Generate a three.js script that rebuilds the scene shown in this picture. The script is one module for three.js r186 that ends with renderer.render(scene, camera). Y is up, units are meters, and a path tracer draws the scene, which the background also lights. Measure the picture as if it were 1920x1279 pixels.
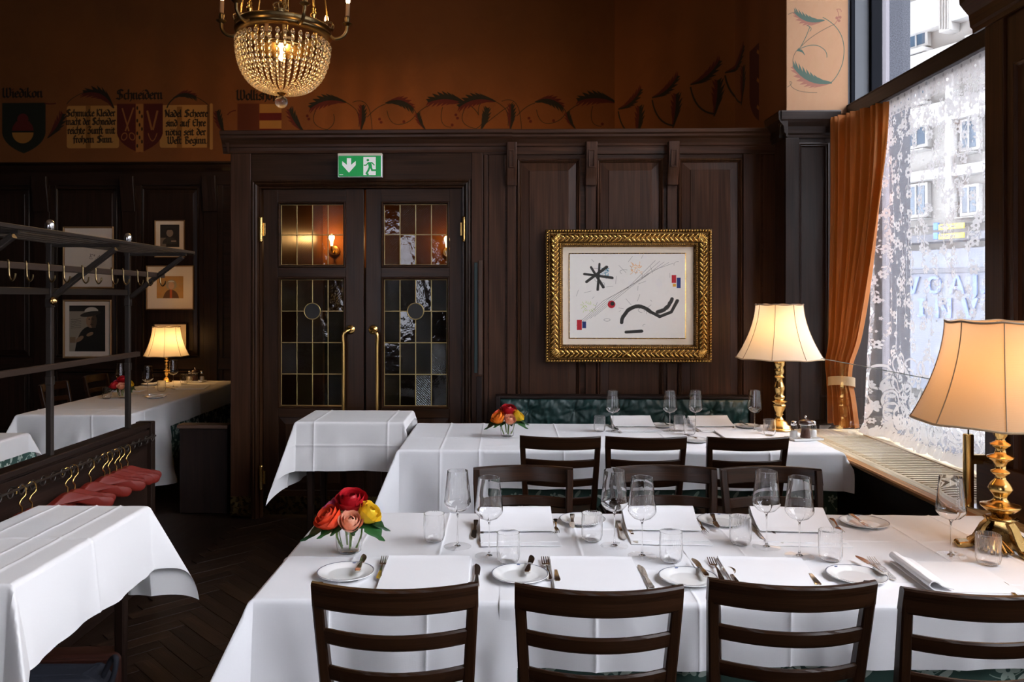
import * as THREE from 'three';
import { RoundedBoxGeometry } from 'three/addons/geometries/RoundedBoxGeometry.js';
import { mergeGeometries, toCreasedNormals } from 'three/addons/utils/BufferGeometryUtils.js';
import { TextGeometry } from 'three/addons/geometries/TextGeometry.js';
import { FontLoader } from 'three/addons/loaders/FontLoader.js';
import { RectAreaLightUniformsLib } from 'three/addons/lights/RectAreaLightUniformsLib.js';
import { createNoise2D } from 'simplex-noise';

// ---------------------------------------------------------------- camera, sky, light, exposure
const W = 1920, H = 1279, F = 1490, CX = 908, CY = 560, YAW = 0.028, EYE = 1.62;
const scene = new THREE.Scene();
const camera = new THREE.PerspectiveCamera(2 * Math.atan(H / 2 / F) * 180 / Math.PI, W / H, 0.05, 200);
camera.position.set(0, EYE, 0);
camera.rotation.set(0, YAW, 0);
camera.setViewOffset(W, H, W / 2 - CX, H / 2 - CY, W, H);
const SKY = 11.5;
scene.background = new THREE.Color(0.94 * SKY, 0.945 * SKY, 1.03 * SKY);      // even overcast sky
const renderer = new THREE.WebGLRenderer({ antialias: true });
renderer.toneMapping = THREE.LinearToneMapping;
renderer.toneMappingExposure = 1.0;
renderer.shadowMap.enabled = true;
RectAreaLightUniformsLib.init();
const WARM = new THREE.Color(1, 0.56, 0.20);
const LAMP_CD = 0.25, CANDLE_CD = 0.09, BASKET_CD = 4;

// ---------------------------------------------------------------- helpers
let seed = 7;
const rnd = () => { seed = (seed * 1664525 + 1013904223) >>> 0; return seed / 4294967296; };
const rr = (a, b) => a + (b - a) * rnd();
const noise = createNoise2D(rnd);
const V = (x, y, z) => new THREE.Vector3(x, y, z);
const lin = (r, g, b) => new THREE.Color().setRGB(r, g, b);
const PI = Math.PI;
// a pixel of the photograph to a world point on a plane
function ray(px, py) {
  const x = (px - CX) / F, y = -(py - CY) / F, c = Math.cos(YAW), s = Math.sin(YAW);
  return V(x * c - s, y, -x * s - c);
}
const atZ = (px, py, D) => { const r = ray(px, py), t = D / -r.z; return V(r.x * t, EYE + r.y * t, -D); };
const atY = (px, py, h) => { const r = ray(px, py), t = (h - EYE) / r.y; return V(r.x * t, h, r.z * t); };
const atX = (px, py, X) => { const r = ray(px, py), t = X / r.x; return V(X, EYE + r.y * t, r.z * t); };
const names = {};
function numbered(n) { const k = names[n] ?? 0; names[n] = k + 1; return k ? n + '_' + String(k).padStart(3, '0') : n; }
function tag(o, label, category, group) { o.userData.label = label; o.userData.category = category; if (group) o.userData.group = group; return o; }
function thing(name, label, category, pos = [0, 0, 0], turn = 0, group) {
  const o = new THREE.Group(); o.name = numbered(name); scene.add(o);
  o.position.set(...pos); o.rotation.y = turn; return tag(o, label, category, group);
}
function structure(name) { const o = new THREE.Group(); o.name = name; o.userData.kind = 'structure'; scene.add(o); return o; }
function part(name, geo, mat, parent, label) {
  if (mat.userData.metric && !geo.userData.uvd) metric(geo, mat.userData.metric);
  const m = new THREE.Mesh(geo, mat); m.name = name; parent.add(m); if (label) m.userData.label = label; return m;
}
function solo(name, label, category, geo, mat, pos = [0, 0, 0], turn = 0, group) {
  const m = part(numbered(name), geo, mat, scene); m.position.set(...pos); m.rotation.y = turn; return tag(m, label, category, group);
}
function copy(src, label, pos, turn = 0, group) {
  const c = src.clone(); c.name = numbered(src.name.replace(/_\d{3}$/, '')); scene.add(c);
  c.position.set(...pos); c.rotation.set(0, turn, 0); c.userData = { ...src.userData, label }; if (group) c.userData.group = group; return c;
}
// uv in metres; grain runs along the longest side
function metric(g, size) {
  g.computeBoundingBox(); const b = g.boundingBox, d = b.max.clone().sub(b.min), p = g.attributes.position, n = g.attributes.normal;
  const L = d.x >= d.y && d.x >= d.z ? 0 : d.y >= d.z ? 1 : 2, uv = new Float32Array(p.count * 2), off = (b.min.x * 3.7 + b.min.y * 1.3 + b.min.z * 2.1) % 1;
  const get = (i, k) => k === 0 ? p.getX(i) : k === 1 ? p.getY(i) : p.getZ(i);
  for (let i = 0; i < p.count; i++) {
    const a = [Math.abs(n.getX(i)), Math.abs(n.getY(i)), Math.abs(n.getZ(i))];
    const N = a[0] > a[1] && a[0] > a[2] ? 0 : a[1] > a[2] ? 1 : 2;
    const rest = [0, 1, 2].filter((k) => k !== N);
    let gv = rest.includes(L) ? L : rest[1], gu = rest[0] === gv ? rest[1] : rest[0];
    uv[i * 2] = get(i, gu) / size + off; uv[i * 2 + 1] = get(i, gv) / size + off * 2;
  }
  g.setAttribute('uv', new THREE.BufferAttribute(uv, 2)); g.userData.uvd = true; return g;
}
function J(list) {
  return mergeGeometries(list.map((g) => {
    const q = g.index ? g.toNonIndexed() : g.clone();
    for (const k of Object.keys(q.attributes)) if (!['position', 'normal', 'uv'].includes(k)) q.deleteAttribute(k);
    if (!q.attributes.uv) q.setAttribute('uv', new THREE.BufferAttribute(new Float32Array(q.attributes.position.count * 2), 2));
    if (!q.attributes.normal) q.computeVertexNormals();
    return q;
  }));
}
const mv = (g, x = 0, y = 0, z = 0) => g.translate(x, y, z);
function box(w, h, d, x = 0, y = 0, z = 0, r = 0.003) {
  const m = Math.min(w, h, d); r = Math.min(r, m * 0.45);
  return mv(r > 0 ? new RoundedBoxGeometry(w, h, d, 1, r) : new THREE.BoxGeometry(w, h, d), x, y, z);
}
const box2 = (x0, x1, y0, y1, z0, z1, r = 0.003) => box(Math.abs(x1 - x0), Math.abs(y1 - y0), Math.abs(z1 - z0), (x0 + x1) / 2, (y0 + y1) / 2, (z0 + z1) / 2, r);
const lathe = (pts, seg = 32) => new THREE.LatheGeometry(pts.map(([r, y]) => new THREE.Vector2(r, y)), seg);
function creased(g, a = 0.6) { return toCreasedNormals(g, a); }
const tube = (pts, r, n = 24, k = 8, closed = false) => new THREE.TubeGeometry(new THREE.CatmullRomCurve3(pts.map((p) => p.isVector3 ? p : V(...p)), closed), n, r, k, closed);
function rod(a, b, r, k = 10) {
  const A = a.isVector3 ? a : V(...a), B = b.isVector3 ? b : V(...b), d = B.clone().sub(A), g = new THREE.CylinderGeometry(r, r, d.length(), k);
  g.applyQuaternion(new THREE.Quaternion().setFromUnitVectors(V(0, 1, 0), d.clone().normalize()));
  const m = A.add(B).multiplyScalar(0.5); return mv(g, m.x, m.y, m.z);
}
const ball = (r, x, y, z, a = 12, b = 8) => mv(new THREE.SphereGeometry(r, a, b), x, y, z);
// soup of quads / triangles with flat normals
class Soup {
  constructor() { this.p = []; this.t = []; }
  tri(a, b, c, ta, tb, tc) { this.p.push(...a, ...b, ...c); if (ta) this.t.push(...ta, ...tb, ...tc); else this.t.push(0, 0, 0, 0, 0, 0); }
  quad(a, b, c, d, ta, tb, tc, td) { this.tri(a, b, c, ta, tb, tc); this.tri(a, c, d, ta, tc, td); }
  done(crease) {
    const g = new THREE.BufferGeometry(); g.setAttribute('position', new THREE.Float32BufferAttribute(this.p, 3)); g.setAttribute('uv', new THREE.Float32BufferAttribute(this.t, 2));
    g.computeVertexNormals(); return crease ? toCreasedNormals(g, crease) : g;
  }
}
function grid(nu, nv, f, smooth = true) {      // f(i/nu, j/nv) -> [x,y,z]
  const p = [], t = [], ix = [];
  for (let j = 0; j <= nv; j++) for (let i = 0; i <= nu; i++) { p.push(...f(i / nu, j / nv)); t.push(i / nu, j / nv); }
  for (let j = 0; j < nv; j++) for (let i = 0; i < nu; i++) { const a = j * (nu + 1) + i, b = a + 1, c = a + nu + 1, d = c + 1; ix.push(a, b, d, a, d, c); }
  const g = new THREE.BufferGeometry(); g.setAttribute('position', new THREE.Float32BufferAttribute(p, 3)); g.setAttribute('uv', new THREE.Float32BufferAttribute(t, 2)); g.setIndex(ix); g.computeVertexNormals();
  return g;
}
// rectangular frame: rings of [inset, z] round a w x h rectangle centred on the origin, facing +z
function frameRing(w, h, prof) {
  const s = new Soup(), ring = ([i, z]) => [[-w / 2 + i, -h / 2 + i, z], [w / 2 - i, -h / 2 + i, z], [w / 2 - i, h / 2 - i, z], [-w / 2 + i, h / 2 - i, z]];
  for (let k = 0; k + 1 < prof.length; k++) { const a = ring(prof[k]), b = ring(prof[k + 1]); for (let e = 0; e < 4; e++) { const f = (e + 1) % 4; s.quad(a[e], a[f], b[f], b[e]); } }
  return s.done();
}
function raisedPanel(w, h, inset, depth) {     // a fielded panel facing +z
  const s = new Soup(), r = (i, z) => [[-w / 2 + i, -h / 2 + i, z], [w / 2 - i, -h / 2 + i, z], [w / 2 - i, h / 2 - i, z], [-w / 2 + i, h / 2 - i, z]];
  const rings = [r(0, -0.02), r(0, 0), r(inset, depth * 0.75), r(inset + 0.004, depth)];
  for (let k = 0; k < 3; k++) for (let e = 0; e < 4; e++) { const f = (e + 1) % 4; s.quad(rings[k][e], rings[k][f], rings[k + 1][f], rings[k + 1][e]); }
  s.quad(...rings[3]); return s.done();
}
// profile [[out, y]...] swept along X from x0 to x1; out is towards +z; ends capped
function runX(prof, x0, x1, z) {
  const s = new Soup();
  for (let k = 0; k + 1 < prof.length; k++) { const [a, ya] = prof[k], [b, yb] = prof[k + 1]; s.quad([x0, ya, z + a], [x1, ya, z + a], [x1, yb, z + b], [x0, yb, z + b]); }
  const sh = THREE.ShapeUtils.triangulateShape(prof.map(([a, y]) => new THREE.Vector2(a, y)), []);
  for (const t of sh) for (const x of [x0, x1]) s.tri(...t.map((i) => [x, prof[i][1], z + prof[i][0]]));
  return s.done();
}
function runZ(prof, z0, z1, x, dir = -1) {     // the same along Z, out towards dir*X
  const s = new Soup();
  for (let k = 0; k + 1 < prof.length; k++) { const [a, ya] = prof[k], [b, yb] = prof[k + 1]; s.quad([x + dir * a, ya, z0], [x + dir * a, ya, z1], [x + dir * b, yb, z1], [x + dir * b, yb, z0]); }
  const sh = THREE.ShapeUtils.triangulateShape(prof.map(([a, y]) => new THREE.Vector2(a, y)), []);
  for (const t of sh) for (const z of [z0, z1]) s.tri(...t.map((i) => [x + dir * prof[i][0], prof[i][1], z]));
  return s.done();
}
// bar of rectangular section swept along points; w along side vector, t along the other
function bar(pts, w, t, side = V(1, 0, 0)) {
  const s = new Soup(), P = pts.map((p) => V(...p)), rings = P.map((p, i) => {
    const d = P[Math.min(i + 1, P.length - 1)].clone().sub(P[Math.max(i - 1, 0)]).normalize(), a = side.clone().sub(d.clone().multiplyScalar(side.dot(d))).normalize(), b = d.clone().cross(a);
    const hw = (Array.isArray(w) ? w[i] : w) / 2, ht = (Array.isArray(t) ? t[i] : t) / 2, c = Math.min(hw, ht) * 0.3;
    return [[-hw, -ht + c], [-hw + c, -ht], [hw - c, -ht], [hw, -ht + c], [hw, ht - c], [hw - c, ht], [-hw + c, ht], [-hw, ht - c]].map(([u, v]) => p.clone().addScaledVector(a, u).addScaledVector(b, v).toArray());
  });
  const n = 8;
  for (let k = 0; k + 1 < rings.length; k++) for (let e = 0; e < n; e++) { const f = (e + 1) % n; s.quad(rings[k][e], rings[k][f], rings[k + 1][f], rings[k + 1][e]); }
  for (const [r, o] of [[rings[0], 1], [rings[rings.length - 1], 0]]) for (let e = 1; e + 1 < n; e++) o ? s.tri(r[0], r[e + 1], r[e]) : s.tri(r[0], r[e], r[e + 1]);
  return s.done(0.5);
}

// ---------------------------------------------------------------- textures
function canvas(w, h, draw) { const c = document.createElement('canvas'); c.width = w; c.height = h; draw(c.getContext('2d'), w, h); return c; }
function ctex(c, srgb = true) { const t = new THREE.CanvasTexture(c); if (srgb) t.colorSpace = THREE.SRGBColorSpace; t.wrapS = t.wrapT = THREE.RepeatWrapping; t.anisotropy = 8; return t; }
function dtex(n, f, srgb = false) {
  const d = new Uint8Array(n * n * 4);
  for (let y = 0; y < n; y++) for (let x = 0; x < n; x++) { const v = f(x / n, y / n), i = (y * n + x) * 4, c = Array.isArray(v) ? v : [v, v, v]; for (let k = 0; k < 3; k++) d[i + k] = Math.max(0, Math.min(255, c[k] * 255)); d[i + 3] = 255; }
  const t = new THREE.DataTexture(d, n, n); t.wrapS = t.wrapT = THREE.RepeatWrapping; t.magFilter = THREE.LinearFilter; if (srgb) t.colorSpace = THREE.SRGBColorSpace; t.needsUpdate = true; return t;
}
// tileable noise
const tn = (u, v, fu, fv) => { const b = (x, y) => noise(x, y), su = u * fu, sv = v * fv, a = b(su, sv), c = b(su - fu, sv), d = b(su, sv - fv), e = b(su - fu, sv - fv); return (a * (1 - u) + c * u) * (1 - v) + (d * (1 - u) + e * u) * v; };
const woodTex = dtex(512, (u, v) => { const w = tn(u, v, 3, 1) * 0.5; return 0.76 + 0.12 * tn(u, v, 70, 1) + 0.1 * tn(u, v, 24, 1) + 0.12 * tn(u, v, 8, 1); }, true);
const woodBump = dtex(512, (u, v) => 0.5 + 0.3 * tn(u, v, 110, 1) + 0.2 * tn(u, v, 30, 1));
const grainRough = dtex(512, (u, v) => 0.86 + 0.08 * tn(u, v, 60, 1) + 0.06 * tn(u, v, 5, 2));
const scuff = dtex(512, (u, v) => 0.62 + 0.3 * tn(u, v, 6, 6) + 0.16 * tn(u, v, 24, 10) + 0.1 * tn(u, v, 90, 30));
const weave = dtex(256, (u, v) => 0.5 + 0.25 * Math.sin(u * PI * 2 * 64) * 0.5 + 0.25 * Math.sin(v * PI * 2 * 64) * 0.5 + 0.12 * tn(u, v, 40, 40));
const mottle = dtex(512, (u, v) => 0.5 + 0.22 * tn(u, v, 4, 4) + 0.14 * tn(u, v, 13, 13) + 0.14 * tn(u, v, 50, 50));
const leatherBump = dtex(256, (u, v) => 0.5 + 0.3 * tn(u, v, 50, 50) + 0.2 * tn(u, v, 25, 25));
const graniteTex = dtex(256, (u, v) => { const n = 0.55 + 0.16 * tn(u, v, 90, 90) + 0.12 * tn(u, v, 40, 40); return [n, n * 1.01, n * 1.05]; }, true);

// ---------------------------------------------------------------- materials
const M = {};
function mat(name, color, rough, o = {}) {
  const { metric: me, ...rest } = o, phys = ['transmission', 'clearcoat', 'sheen', 'thickness', 'ior', 'specularIntensity'].some((k) => k in rest);
  const m = new (phys ? THREE.MeshPhysicalMaterial : THREE.MeshStandardMaterial)({ color, roughness: rough, side: THREE.DoubleSide, ...rest });
  m.name = name; if (me) m.userData.metric = me; return (M[name] = m);
}
const wood = (name, c, rough = 0.36, o = {}) => mat(name, lin(...c), rough, { map: woodTex, bumpMap: woodBump, bumpScale: 0.0004, roughnessMap: grainRough, specularIntensity: 0.42, metric: 0.7, ...o });
wood('panelWood', [0.088, 0.036, 0.018], 0.40);
wood('doorWood', [0.056, 0.023, 0.010], 0.38);
wood('darkWood', [0.032, 0.017, 0.012], 0.44);
wood('chairWood', [0.045, 0.018, 0.008], 0.36, { metric: 0.35 });
wood('sillWood', [0.9, 0.44, 0.17], 0.6);
wood('slatWood', [1.0, 0.80, 0.54], 0.6, { metric: 0.4 });
wood('floorWood', [0.045, 0.024, 0.015], 0.5, { metric: 0.5 });
wood('floorWood2', [0.032, 0.017, 0.011], 0.5, { metric: 0.5 });
wood('floorWood3', [0.06, 0.031, 0.018], 0.5, { metric: 0.5 });
wood('benchWood', [0.022, 0.010, 0.007], 0.6);
wood('screenWood', [0.14, 0.08, 0.055], 0.5);
mat('cloth', lin(0.80, 0.80, 0.82), 0.9, { sheen: 0.25, bumpMap: weave, bumpScale: 0.0002, metric: 0.12 });
mat('clothWarm', lin(0.78, 0.77, 0.77), 0.9, { sheen: 0.25, bumpMap: weave, bumpScale: 0.0002, metric: 0.12 });
mat('napkin', lin(0.84, 0.84, 0.86), 0.9, { sheen: 0.2 });
mat('brass', lin(0.78, 0.50, 0.17), 0.22, { metalness: 1 });
mat('agedBrass', lin(0.44, 0.28, 0.10), 0.36, { metalness: 1, roughnessMap: scuff, metric: 0.2 });
mat('darkBrass', lin(0.20, 0.14, 0.06), 0.45, { metalness: 1, roughnessMap: scuff, metric: 0.3 });
mat('bronze', lin(0.27, 0.19, 0.09), 0.34, { metalness: 1 });
mat('iron', lin(0.024, 0.017, 0.013), 0.38, { metalness: 0.2 });
mat('copperBar', lin(0.032, 0.017, 0.010), 0.5, { metalness: 0.2 });
mat('silver', lin(0.80, 0.77, 0.72), 0.16, { metalness: 1 });
mat('steel', lin(0.75, 0.75, 0.77), 0.2, { metalness: 1 });
mat('porcelain', lin(0.86, 0.86, 0.85), 0.12, { clearcoat: 0.6 });
mat('rimLine', lin(0.10, 0.11, 0.16), 0.3);
mat('emblemBlue', lin(0.03, 0.06, 0.22), 0.4);
mat('glassThin', lin(1, 1, 1), 0.0, { transmission: 1, thickness: 0, ior: 1.5 });
mat('glassSolid', lin(1, 1, 1), 0.0, { transmission: 1, thickness: 0.01, ior: 1.5 });
mat('paneClear', lin(0.96, 0.98, 0.98), 0.0, { transmission: 1, thickness: 0, ior: 1.45 });
mat('crystal', lin(1, 0.95, 0.84), 0.2, { transmission: 1, thickness: 0.01, ior: 1.55 });
mat('gold', lin(0.60, 0.36, 0.10), 0.36, { metalness: 1, roughnessMap: scuff, metric: 0.15 });
mat('goldDark', lin(0.24, 0.13, 0.04), 0.5, { metalness: 0.9, roughnessMap: scuff, metric: 0.15 });
mat('matBoard', lin(0.80, 0.69, 0.55), 0.9);
mat('matWhite', lin(0.62, 0.56, 0.5), 0.9);
mat('leather', lin(0.006, 0.032, 0.029), 0.4, { bumpMap: leatherBump, bumpScale: 0.0004, metric: 0.15 });
mat('lead', lin(0.42, 0.30, 0.12), 0.4, { metalness: 0.8 });
mat('hangerRed', lin(0.14, 0.008, 0.003), 0.5);
mat('bag', lin(0.012, 0.014, 0.024), 0.75, { bumpMap: weave, bumpScale: 0.0004, metric: 0.1 });
mat('bagBrown', lin(0.045, 0.012, 0.007), 0.5);
mat('black', lin(0.008, 0.008, 0.008), 0.6);
mat('plaster', lin(0.42, 0.42, 0.42), 0.9, { map: mottle, metric: 1.2 });
mat('ceilingPaint', lin(0.36, 0.27, 0.19), 0.9);
mat('frameGrey', lin(0.11, 0.118, 0.13), 0.6, { specularIntensity: 0.25 });
mat('frameDark', lin(0.005, 0.006, 0.009), 0.7, { specularIntensity: 0.12 });
mat('frameWhite', lin(0.20, 0.19, 0.21), 0.6, { specularIntensity: 0.3 });
mat('granite', lin(0.28, 0.29, 0.32), 0.8, { map: graniteTex, metric: 0.5, specularIntensity: 0.3 });
mat('facadeStone', lin(0.29, 0.285, 0.275), 0.9);
mat('facadeWhite', lin(0.40, 0.40, 0.395), 0.8);
mat('facadeGlass', lin(0.05, 0.085, 0.13), 0.15);
mat('facadeBlue', lin(0.19, 0.21, 0.26), 0.8);
mat('facadeGrey', lin(0.13, 0.137, 0.16), 0.8);
mat('asphalt', lin(0.22, 0.22, 0.23), 0.9);
mat('signYellow', lin(0.85, 0.62, 0.06), 0.5);
mat('signBlue', lin(0.06, 0.17, 0.55), 0.5);
mat('letterBlue', lin(0.13, 0.19, 0.42), 0.5);
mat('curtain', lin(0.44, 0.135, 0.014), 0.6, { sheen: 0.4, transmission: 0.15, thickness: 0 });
mat('addedCurtainCloth', lin(0.8, 0.79, 0.76), 1, { transmission: 0.5, thickness: 0 });  // cloth of the added curtains that dim the unseen windows
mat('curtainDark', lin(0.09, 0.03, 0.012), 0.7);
mat('tieBand', lin(0.50, 0.36, 0.22), 0.8);
mat('shadeNoBacklight', lin(0.70, 0.50, 0.31), 1, { transmission: 0.5, thickness: 0, bumpMap: weave, bumpScale: 0.0003 });  // shade cloth coloured darker to stand for the missing backlight
mat('shade', lin(0.86, 0.78, 0.66), 1, { transmission: 0.55, thickness: 0, bumpMap: weave, bumpScale: 0.0003 });
mat('shadePiping', lin(0.30, 0.22, 0.15), 0.9);
mat('bulb', lin(1, 0.9, 0.7), 0.4, { emissive: lin(1, 0.62, 0.25), emissiveIntensity: 14 });
mat('basketBulb', lin(1, 0.9, 0.7), 0.4, { emissive: lin(1, 0.62, 0.25), emissiveIntensity: 40 });
mat('paneFrosted', lin(0.62, 0.63, 0.66), 0.35, { transmission: 1, thickness: 0, ior: 1.45 });
mat('flame', lin(1, 0.9, 0.7), 0.4, { emissive: lin(1, 0.66, 0.34), emissiveIntensity: 9 });
mat('candleWax', lin(0.55, 0.32, 0.16), 0.6);
mat('pepper', lin(0.09, 0.035, 0.02), 0.8);
mat('salt', lin(0.75, 0.74, 0.72), 0.8);
mat('cellarWood', lin(0.05, 0.018, 0.012), 0.3, { clearcoat: 0.4 });
mat('water', lin(0.93, 0.97, 0.93), 0.0, { transmission: 1, thickness: 0.01, ior: 1.33 });
mat('leaf', lin(0.018, 0.085, 0.020), 0.45);
mat('leafDark', lin(0.010, 0.045, 0.014), 0.45);
mat('stem', lin(0.16, 0.30, 0.05), 0.5);
for (const [n, c] of Object.entries({ roseRed: [0.45, 0.004, 0.012], roseOrange: [0.75, 0.055, 0.012], rosePink: [0.42, 0.03, 0.10], rosePeach: [0.85, 0.42, 0.27], roseYellow: [0.85, 0.58, 0.03], roseAmber: [0.82, 0.20, 0.01] })) mat(n, lin(...c), 0.55, { sheen: 0.3 });
// ---------------------------------------------------------------- painted and printed surfaces
// blackletter strokes drawn with a broad nib: x to the right, y up from the baseline, x-height 1
const mn = (x) => [[x - .12, .86], [x + .05, 1], [x + .05, .12], [x + .18, 0]];
const BL = {
  a: [.72, [[.1, .95], [.45, 1], [.5, .9], [.5, .1], [.64, 0]], [[.5, .55], [.1, .45], [.05, .15], [.25, 0], [.5, .15]]],
  b: [.68, [[.05, 1.6], [.05, .1], [.3, 0], [.5, .2], [.5, .8], [.3, 1], [.05, .85]]], c: [.6, [[.5, .9], [.35, 1], [.08, .85], [.05, .2], [.25, 0], [.5, .1]]],
  d: [.7, [[.05, 1.5], [.35, 1.3], [.52, .9], [.52, .2], [.3, 0], [.05, .2], [.05, .75], [.3, 1], [.5, .85]]], e: [.6, [[.05, .5], [.45, .65], [.45, .85], [.3, 1], [.05, .8], [.05, .2], [.25, 0], [.5, .12]]],
  f: [.5, [[.5, 1.45], [.3, 1.6], [.15, 1.4], [.15, -.2]], [[-.05, .95], [.4, .95]]], g: [.7, [[.5, .9], [.3, 1], [.05, .8], [.05, .25], [.3, .05], [.5, .25]], [[.52, 1], [.52, -.3], [.3, -.5], [0, -.4]]],
  h: [.7, [[.05, 1.6], [.05, 0]], [[.05, .8], [.4, 1], [.52, .8], [.52, .1], [.35, -.3]]], i: [.36, mn(.05), [[.02, 1.3], [.12, 1.42]]],
  k: [.66, [[.05, 1.6], [.05, 0]], [[.05, .6], [.4, 1], [.1, .55], [.35, .1], [.55, 0]]], l: [.36, [[.05, 1.6], [.05, .12], [.2, 0]]],
  m: [1.3, mn(.05), [[.1, .8], [.45, 1], [.5, .9], [.5, .1], [.62, 0]], [[.55, .8], [.9, 1], [.97, .9], [.97, .1], [1.12, 0]]], n: [.8, mn(.05), [[.1, .8], [.45, 1], [.52, .9], [.52, .1], [.66, 0]]],
  o: [.68, [[.3, 1], [.05, .8], [.05, .2], [.3, 0], [.52, .2], [.52, .8], [.3, 1]]], r: [.52, mn(.05), [[.1, .8], [.3, 1], [.44, .86]]],
  s: [.58, [[.5, .9], [.3, 1], [.08, .8], [.45, .4], [.45, .15], [.25, 0], [.02, .12]]], t: [.5, [[.1, 1.3], [.1, .1], [.3, 0], [.42, .1]], [[-.08, .95], [.36, .95]]],
  u: [.78, [[-.08, .86], [.05, 1], [.05, .15], [.2, 0], [.5, .2]], [[.52, 1], [.52, .1], [.66, 0]]], w: [1.1, [[.05, 1], [.05, .15], [.3, 0], [.45, .2], [.45, 1]], [[.45, .2], [.7, 0], [.9, .3], [.85, 1]]],
  ö: [.68, [[.3, 1], [.05, .8], [.05, .2], [.3, 0], [.52, .2], [.52, .8], [.3, 1]], [[.08, 1.3], [.16, 1.38]], [[.38, 1.3], [.46, 1.38]]],
  S: [1.1, [[.95, 1.4], [.6, 1.6], [.2, 1.4], [.2, 1.0], [.8, .7], [.85, .25], [.5, 0], [0, .15]], [[.5, 1.5], [.5, .2]]], W: [1.35, [[0, 1.45], [.15, 1.6], [.15, .2], [.35, 0], [.6, .2], [.6, 1.6]], [[.6, .2], [.85, 0], [1.1, .25], [1.1, 1.35], [.95, 1.6]]],
  K: [1.0, [[.1, 1.6], [.1, 0]], [[.1, .9], [.6, 1.6], [.8, 1.4]], [[.25, .8], [.6, .1], [.88, 0]]], Z: [.95, [[.1, 1.45], [.3, 1.6], [.75, 1.5], [.3, .9], [.7, .75], [.7, .2], [.4, 0], [0, .15]]],
  N: [1.05, [[0, 1.4], [.15, 1.6], [.25, .1], [.1, 0]], [[.2, 1.4], [.7, .2], [.88, 0]], [[.82, 1.6], [.82, .1]]], E: [.95, [[.8, 1.4], [.5, 1.6], [.15, 1.3], [.15, .3], [.45, 0], [.8, .2]], [[.15, .8], [.65, .9]]],
  B: [1.0, [[.1, 1.5], [.28, 1.6], [.28, 0], [.6, 0], [.82, .3], [.7, .75], [.3, .85]], [[.28, 1.5], [.6, 1.6], [.72, 1.25], [.3, .85]]], '.': [.35, [[.05, .02], [.14, .12]]], ' ': [.5],
};
function blackletter(g, text, x0, x1, base, size, col, nibw = 0.24) {       // fitted between x0 and x1
  const wide = [...text].reduce((a, c) => a + BL[c][0], 0) - 0.1, k = (x1 - x0) / wide, nx = Math.cos(0.75) * nibw / 2, ny = Math.sin(0.75) * nibw / 2;
  g.fillStyle = col; let x = x0;
  const P = (p, s) => [x + (p[0] + nx * s) * k, base - (p[1] + ny * s) * size];
  for (const c of text) {
    for (const st of BL[c].slice(1)) for (let i = 0; i + 1 < st.length; i++) {
      const q = [P(st[i], -1), P(st[i], 1), P(st[i + 1], 1), P(st[i + 1], -1)]; g.beginPath(); q.forEach((p, j) => j ? g.lineTo(...p) : g.moveTo(...p)); g.closePath(); g.fill();
      g.lineWidth = Math.max(0.5, size * 0.06); g.strokeStyle = col; g.stroke();
    }
    x += BL[c][0] * k;
  }
}
// a painted acanthus spray along a bent spine: lobes of one colour above and another below
function spray(g, x0, y0, x1, y1, bend, c1, c2, n = 7, s = 1) {
  const dx = x1 - x0, dy = y1 - y0, L = Math.hypot(dx, dy), nx = -dy / L, ny = dx / L, at = (t) => [x0 + dx * t + nx * bend * 4 * t * (1 - t), y0 + dy * t + ny * bend * 4 * t * (1 - t)];
  for (const [side, col] of [[1, c1], [-1, c2]]) {
    g.fillStyle = col;
    for (let i = 0; i < n; i++) {
      const t = i / n, [ax, ay] = at(t), [bx, by] = at(Math.min(1, t + 1.3 / n)), [tx, ty] = at(Math.min(1.05, t + 2.2 / n)), w = L * 0.2 * s * Math.sin(PI * (0.15 + 0.8 * t)) * side;
      g.beginPath(); g.moveTo(ax, ay); g.quadraticCurveTo(ax + nx * w * 0.4, ay + ny * w * 0.4, tx + nx * w, ty + ny * w); g.quadraticCurveTo(bx + nx * w * 0.2, by + ny * w * 0.2, bx, by); g.closePath(); g.fill();
    }
  }
  g.strokeStyle = c1; g.lineWidth = L * 0.035; g.beginPath(); g.moveTo(x0, y0); for (let i = 1; i <= 8; i++) g.lineTo(...at(i / 8)); g.stroke();
}
function curl(g, pts, col, lw = 0.9) { g.strokeStyle = col; g.lineWidth = lw; g.beginPath(); g.moveTo(pts[0], pts[1]); for (let i = 2; i + 3 < pts.length + 0; i += 4) g.quadraticCurveTo(pts[i], pts[i + 1], pts[i + 2], pts[i + 3]); g.stroke(); }
function speckle(g, w, h, n, cols) { for (let i = 0; i < n; i++) { g.globalAlpha = rr(0.03, 0.10); g.fillStyle = cols[i % cols.length]; const x = rnd() * w, y = rnd() * h, a = rr(4, 40); g.beginPath(); g.ellipse(x, y, a, a * rr(0.3, 1), rr(0, 3), 0, 7); g.fill(); } g.globalAlpha = 1; }
const OCHRE = '#a4713c', DK = '#20241c', RD = '#6d1c12', CREAM = '#f0cf8c';
function shield(g, x, y, w, h) { g.beginPath(); g.moveTo(x, y); g.lineTo(x + w, y); g.lineTo(x + w, y + h * 0.6); g.quadraticCurveTo(x + w * 0.95, y + h * 0.85, x + w / 2, y + h); g.quadraticCurveTo(x + w * 0.05, y + h * 0.85, x, y + h * 0.6); g.closePath(); }
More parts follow.
